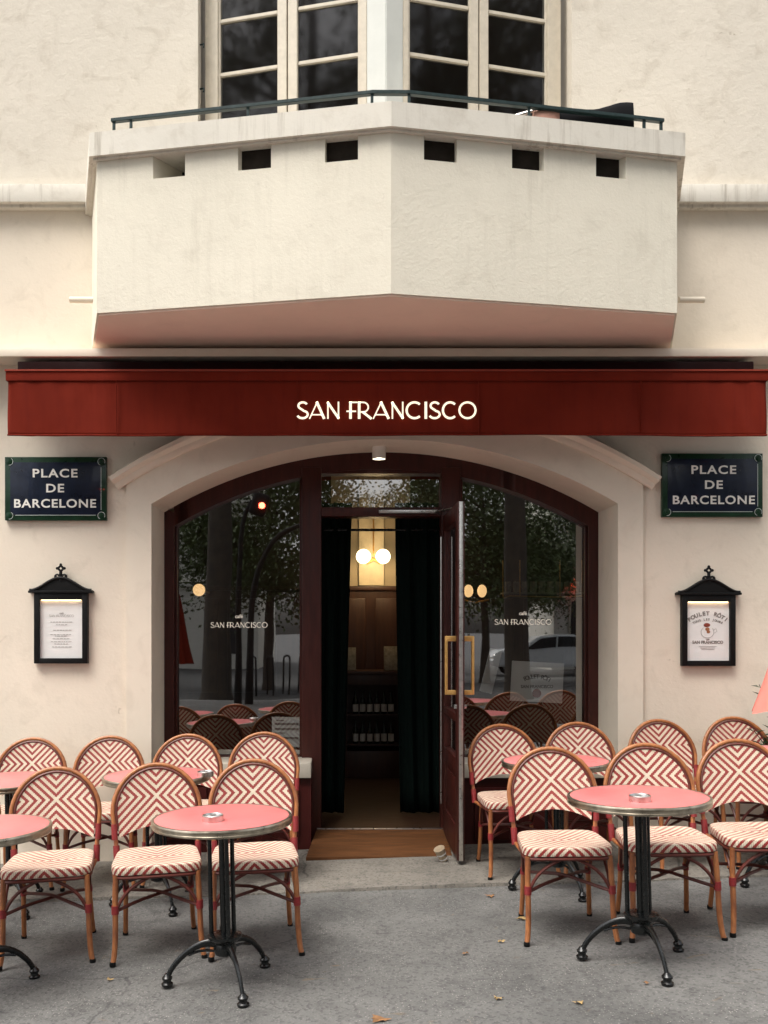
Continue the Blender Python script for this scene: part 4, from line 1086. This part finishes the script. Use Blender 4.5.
# fallen leaves
random.seed(11)
lspots = [(490,897,0,.05,'curled brown leaf lying on the pavement below the chair at the open door'),(522,920,1,.05,'pale leaf between the chair legs right of the door'),(501,943,1,.03,'small yellow leaf bit on open asphalt between the tables'),
 (465,955,0,.03,'dark scrap of leaf on the asphalt in the middle of the pavement'),(498,1000,1,.035,'small tan leaf near the bottom centre of the picture'),(579,1004,1,.04,'pale yellow leaf at the bottom, left of the right front table foot'),
 (379,1021,0,.06,'brown leaf cut off by the bottom picture edge'),(646,985,0,.025,'tiny leaf beside the front foot of the right table'),(110,981,1,.03,'pale leaf scrap between the two left front tables'),(640,936,0,.04,'brown leaf behind the right front table base')]
for px, py, mi, s, lab in lspots:
    d = 4.5
    for _ in range(30): d = (EYE-ground_z(X(px,d),d))*F/(py-VY)
    x = X(px,d); z = ground_z(x,d)+.004; mb = MB(); a0 = random.random()*6; n = 12
    cv = mb.bm.verts.new((x, d, z+.004)); rim_ = []
    for i in range(n):
        a = 2*math.pi*i/n; r = s*(.5+.35*abs(math.cos(a*1.5)))*random.uniform(.8,1.1); e = .55 if i % 2 else 1
        rim_.append(mb.bm.verts.new((x+r*e*math.cos(a+a0), d+r*e*.7*math.sin(a+a0), z+random.uniform(.001,.012))))
    for i in range(n): mb.bm.faces.new((cv, rim_[i], rim_[(i+1)%n]))
    o = mb.build('fallen_leaf', M['dead2'] if mi else M['dead']); tag(o, lab, 'leaf', 'fallen leaves on the pavement')

# ------------------------------------------------------------------ coral parasol and oleander at the right edge
d = 5.75; c = P(793, 712, d)
pr = thing('closed_parasol', (c.x, d, ground_z(c.x,d)), 'coral canvas of a half-closed parasol showing at the right picture edge', 'parasol')
mb = MB(); ztop = Z(590,d); zbot = c.z; n = 48; g = []
for j in range(9):
    f = j/8; rad = .015+.205*f**1.15; z = ztop+(zbot-ztop)*f
    g.append([mb.bm.verts.new((c.x+rad*(1+.13*f*math.cos(8*2*math.pi*i/n))*math.cos(2*math.pi*i/n), d+rad*(1+.13*f*math.cos(8*2*math.pi*i/n))*math.sin(2*math.pi*i/n), z-.012*f*math.cos(8*2*math.pi*i/n))) for i in range(n)])
for a, b in zip(g, g[1:]):
    for i in range(n): mb.bm.faces.new((a[i], a[(i+1)%n], b[(i+1)%n], b[i]))
mb.build('canvas', M['coral'], pr)
MB().tube([(c.x,d,ground_z(c.x,d)+.03),(c.x,d,ztop+.08)], .02, 12).build('pole', M['floorwood'], pr)
MB().lathe([(.20,0),(.21,.02),(.20,.05),(.04,.06),(.03,.16)], (c.x,d,ground_z(c.x,d)), 28).build('base', M['black'], pr)
px_, py_ = 2.96, 6.10; gz = cz(px_,py_)
ol = thing('oleander', (px_,py_,gz), 'potted oleander with narrow dark leaves peeking in at the right edge', 'plant')
MB().lathe([(.15,0),(.19,.26),(.21,.30),(.19,.31),(.17,.25)], (px_,py_,gz), 28).build('pot', M['terracotta'], ol)
random.seed(5); st = MB(); lf = MB()
for i in range(26):
    a = random.uniform(0,2*math.pi); L = random.uniform(.45,.80); sp = random.uniform(.12,.30)
    pts = [Vector((px_,py_,gz+.28)) + Vector((math.cos(a)*sp*u**1.4, math.sin(a)*sp*u**1.4*.6, L*u)) for u in (0,.25,.5,.75,1)]
    st.tube(pts, [.006,.005,.004,.003,.002], 5)
    for q in range(20):
        u = random.uniform(.2,1); p = pts[0].lerp(pts[-1], u); b = random.uniform(0,2*math.pi)
        dr = Vector((math.cos(b), math.sin(b)*.7, random.uniform(-.1,.8))).normalized(); ln = random.uniform(.07,.12); sd2 = dr.cross(Vector((0,0,1))).normalized()*.009
        tip = p+dr*ln+Vector((0,0,-.015)); md_ = p+dr*ln*.5
        vs = [lf.bm.verts.new(v) for v in (p, md_+sd2, tip, md_-sd2)]; lf.bm.faces.new(vs)
st.build('stem', M['bark'], ol); lf.build('foliage', M['leaf'], ol, False)

# ------------------------------------------------------------------ across the street (seen mirrored in the glass)
def tree_mesh(seed, H, rt, cr, lean, m2=0):
    random.seed(seed); root = thing('plane_tree', (0,0,0), None, 'tree')
    mb = MB(); mb.tube([(0,0,-.15),(0,0,.25),(lean*.3,0,H*.25),(lean,0,H*.5),(lean*.8,.1,H*.8),(lean*.8,.1,H)], [rt*1.7,rt*1.15,rt,rt*.8,rt*.45,rt*.1], 14, 1)
    limbs = []
    for i in range(13):
        a = random.uniform(0,2*math.pi); z0 = H*random.uniform(.34 if H < 16 else .46,.78); L = cr*random.uniform(.6,1.0)
        p0 = Vector((lean*min(1,z0/H*2), 0, z0)); p1 = p0+Vector((math.cos(a)*L*.5, math.sin(a)*L*.5, L*.35)); p2 = p0+Vector((math.cos(a)*L, math.sin(a)*L, L*.45))
        mb.tube([p0,p1,p2], [rt*.4,rt*.25,rt*.06], 7, 1); limbs += [p1, p2, p1.lerp(p2,.5)]
    mb.build('trunk', M['bark'], root)
    lf = MB(); cl = []
    for p in limbs: cl += [(p+Vector((random.gauss(0,.5),random.gauss(0,.5),random.gauss(0,.4))), random.uniform(.5,1.1)) for _ in range(2)]
    for i in range(26 if H < 16 else 60):
        a = random.uniform(0,2*math.pi); r = cr*random.uniform(.2,1)**.6; cl.append((Vector((lean+math.cos(a)*r, math.sin(a)*r, H*random.uniform(.36 if H < 16 else .50,1.0)-r*.12)), random.uniform(.6,1.2)))
    V, Fc = [], []
    for c, r in cl:
        for q in range(240):
            p = c+Vector((random.gauss(0,r*.5),random.gauss(0,r*.5),random.gauss(0,r*.38))); s = random.uniform(.035,.08)
            u = Vector((random.gauss(0,1),random.gauss(0,1),random.gauss(0,1))).normalized(); v = u.orthogonal().normalized()
            i0 = len(V); V += [p-u*s, p+v*s*.7, p+u*s, p-v*s*.7]; Fc.append((i0,i0+1,i0+2,i0+3))
    me = bpy.data.meshes.new('crown'); me.from_pydata(V, [], Fc); me.materials.append(M['crown2'] if m2 else M['crown'])
    o = bpy.data.objects.new('crown', me); col.objects.link(o); o.parent = root
    return root
t1 = tree_mesh(1, 19, .27, 4.6, .3); t2 = tree_mesh(2, 18, .24, 4.6, -.3, 1); t3 = tree_mesh(9, 13, .2, 3.2, .5); t4 = tree_mesh(21, 7, .12, 2.3, .1)
ALLOBJ = list(bpy.data.objects)
for i, (src, x, y, rz, lab) in enumerate((
  (t1, -2.75, -8.0, 0, 'plane tree with thick dark trunk mirrored in the left shop window'),
  (t2, 4.1, -7.6, 40, 'yellowing plane tree with thick trunk mirrored in the right shop window'),
  (t3, -9.6, -16, 90, 'slimmer tree in front of the left building across the street'),
  (t4, -1.9, -12.5, 10, 'small bushy green tree mirrored in the left window beside the doorway'),
  (t4, 4.6, -15.5, 130, 'small bushy green tree mirrored in the right window beside the door'),
  (t4, 1.2, -24, 60, 'bushy tree in the gap between the buildings across the street'),
  (t4, 6.9, -22, 220, 'bushy tree in front of the right building across the street'),
  (t1, -13.5, -17, 200, 'tall tree far to the left along the street'),
  (t1, -8.2, -8.5, 120, 'tree at the far left of the street, mirrored in the left upstairs window'),
  (t3, 8.6, -13.5, 300, 'tree beyond the parked cars, mirrored at the right end of the right window'),
  (t1, 9.4, -7.5, 30, 'tall tree at the far right of the street, mirrored in the right upstairs window'))):
    o = src if i in (0,1,2,3) else copy_tree(src)
    o.location = (x, y, -.05); o.rotation_euler = (0,0,R(rz)); tag(o, lab, 'tree', 'trees along the street')
# building across
def far_building(x0, x1, y, H, floors, nw, label, lean=0):
    o = thing('apartment_building', ((x0+x1)/2, y, -.12), label, 'building', 'buildings across the street')
    mb = MB(); mb.box(x0, x1, y-10, y, -.12, H)
    for f in range(1, floors): mb.box(x0-.1,x1+.1,y-.01,y+.18,f*H/floors-.1,f*H/floors+.05)
    mb.build('wall', M['facade'], o, False)
    MB().box(x0-.1,x1+.1,y-9,y+.25,H,H+.3,.05).box(x0+.3,x1-.3,y-9,y-.8,H+.3,H+2.2,.4).build('roof', M['slate'], o)
    fh = H/floors; ww = (x1-x0)/nw; w0 = None
    for f in range(floors):
        for i in range(nw):
            cx_ = x0+ww*(i+.5); z = f*fh+.55
            if w0 is None:
                w0 = MB().box(cx_-.6,cx_+.6,y-.02,y+.03,z,z+fh*.66).build('window', M['farglass'], o, False)
                fr = MB()
                for a, b, c, e in ((-.66,-.58,z,z+fh*.66),(.58,.66,z,z+fh*.66),(-.03,.03,z,z+fh*.66),(-.58,-.03,z+fh*.62,z+fh*.68),(.03,.58,z+fh*.62,z+fh*.68)): fr.box(cx_+a,cx_+b,y+.031,y+.07,c,e)
                f0 = fr.build('window_frame', M['winpaint'], w0, False); base = (cx_, z)
            else:
                wi = w0.copy(); col.objects.link(wi); wi.location = (cx_-base[0], 0, z-base[1]); fi = f0.copy(); col.objects.link(fi); fi.parent = wi
    return o
far_building(-17, -3.2, -25, 17, 5, 5, 'pale stone apartment building across the street, mirrored in the left window')
far_building(8.6, 24, -24, 17, 5, 6, 'pale stone apartment building across the street, mirrored in the right window')
o = MB().box(9.0, 11.0, -23.93, -23.7, 3.2, 3.5, .03); tag(o.build('shop_sign', M['redsign']), 'glowing red shop fascia across the street, mirrored in the right window', 'sign')
# traffic signal
o = thing('traffic_light', (-1.9,-5,.0), 'slim dark traffic light showing red, mirrored in the left shop window', 'traffic light')
MB().tube([(-1.95,-5,0),(-1.93,-5,1.5),(-1.92,-5,3.1),(-1.84,-5,3.75),(-1.66,-5,4.1)], [.085,.06,.05,.045,.04], 12, 1).build('pole', M['blackpaint'], o)
hd = MB().box(-1.68,-1.34,-5.1,-4.85,3.78,4.24,.08,Matrix.Rotation(R(18),3,'Y'),3).tube([(-1.47,-4.84,3.96),(-1.47,-4.72,3.98)], .09, 14).build('signal_head', M['blackpaint'], o)
MB().sphere((-1.44,-4.72,3.96), .062, 16).build('red_lens', M['redlamp'], hd)
o = thing('street_lamp', (-1.7,-5.6,0), 'dark street lamp with long curved arm mirrored in the left shop window', 'street lamp')
MB().tube([(-1.78,-5.6,0),(-1.75,-5.6,1.2),(-1.72,-5.6,2.2),(-1.5,-5.6,3.0),(-1.1,-5.6,3.55),(-.3,-5.6,3.75),(.4,-5.6,3.7)], [.09,.07,.06,.055,.05,.04,.03], 12, 2).build('pole', M['blackpaint'], o)
MB().sphere((.5,-5.6,3.64), .16, 16, (1.3,.8,.5)).build('lamp_head', M['blackpaint'], o)
# hoop barriers
hoop0 = None
for i in range(9):
    if hoop0 is None:
        hoop0 = MB().tube([(-.0,0,0),(0,0,.85),(.06,0,.98),(.5,0,.98),(.56,0,.85),(.56,0,0)], .024, 10, 1); hoop0 = hoop0.build('bicycle_stand', M['blackpaint']); o = hoop0
    else: o = hoop0.copy(); col.objects.link(o)
    o.location = (-2.1+i*.42, -10.2, -.12); o.rotation_euler = (0,0,R(70))
    tag(o, ['first','second','third','fourth','fifth','sixth','seventh','eighth','ninth'][i]+' from left of nine tubular bicycle stands mirrored in the left window', 'bicycle stand', 'bicycle stands across the street')
# parked cars
def car(x, y, paint, label):
    o = thing('parked_car', (x,y,-.12), label, 'car', 'cars parked across the street'); z = -.12
    prof = [(-2.1,.35),(-2.15,.6),(-2.0,.85),(-1.2,.95),(-.6,1.38),(.7,1.43),(1.5,1.0),(2.05,.9),(2.12,.55),(2.05,.3)]
    MB().plate([(x+a, z+b) for a, b in prof], y-.85, y+.85, .06).build('body', paint, o)
    for yy in (y-.862, y+.855): 
        g = MB(); g.plate([(x-1.0,z+.97),(x-.55,z+1.30),(x-.02,z+1.34),(x-.02,z+.97)], yy, yy+.008); g.plate([(x+.04,z+.97),(x+.04,z+1.34),(x+.65,z+1.35),(x+1.2,z+1.0)], yy, yy+.008)
        g.build('side_window', M['farglass'], o)
    for dx in (-1.35, 1.35):
        for dy in (-.80, .80):
            wh = MB().lathe([(.30,-.1),(.32,-.08),(.32,.08),(.30,.1)], (x+dx,y+dy,z+.32), 24, Matrix.Rotation(R(90),3,'X')).build('wheel', M['tyre'], o)
            MB().lathe([(.19,-.108),(.19,.108)], (x+dx,y+dy,z+.32), 20, Matrix.Rotation(R(90),3,'X')).build('hubcap', M['steel'], wh)
    for dy in (-.6,.6): MB().sphere((x-2.06,y+dy,z+.68), .11, 12, (.6,1,.6)).build('headlight', M['lens'] if False else M['steel'], o)
    for dy in (-.6,.6): MB().sphere((x+2.06,y+dy,z+.75), .10, 12, (.5,1,.6)).build('tail_light', M['inkred'], o)
    return o
car(7.5, -19.5, M['carwhite'], 'white hatchback parked across the street, mirrored in the right window')
car(12.2, -19.0, M['carblue'], 'pale blue hatchback parked across the street at the right end of the mirrored view')
# furled parasol by the street
x, y = -2.62, -1.6; gz = ground_z(x,y)
o = thing('furled_parasol', (x,y,gz), 'tall furled red parasol mirrored at the left end of the left window', 'parasol')
mb = MB(); n = 32; g = []
for j in range(12):
    f = j/11; rad = .03+.25*f**1.1; z = 2.42-1.45*f
    g.append([mb.bm.verts.new((x+rad*(1+.2*math.cos(7*2*math.pi*i/n))*math.cos(2*math.pi*i/n), y+rad*(1+.2*math.cos(7*2*math.pi*i/n))*math.sin(2*math.pi*i/n), z)) for i in range(n)])
for a, b in zip(g, g[1:]):
    for i in range(n): mb.bm.faces.new((a[i], a[(i+1)%n], b[(i+1)%n], b[i]))
mb.build('canvas', M['awning'], o)
MB().tube([(x,y,gz+.03),(x,y,2.5)], .022, 12).build('pole', M['steel'], o); MB().lathe([(.25,0),(.25,.05),(.05,.07)], (x,y,gz), 24).build('base', M['black'], o)
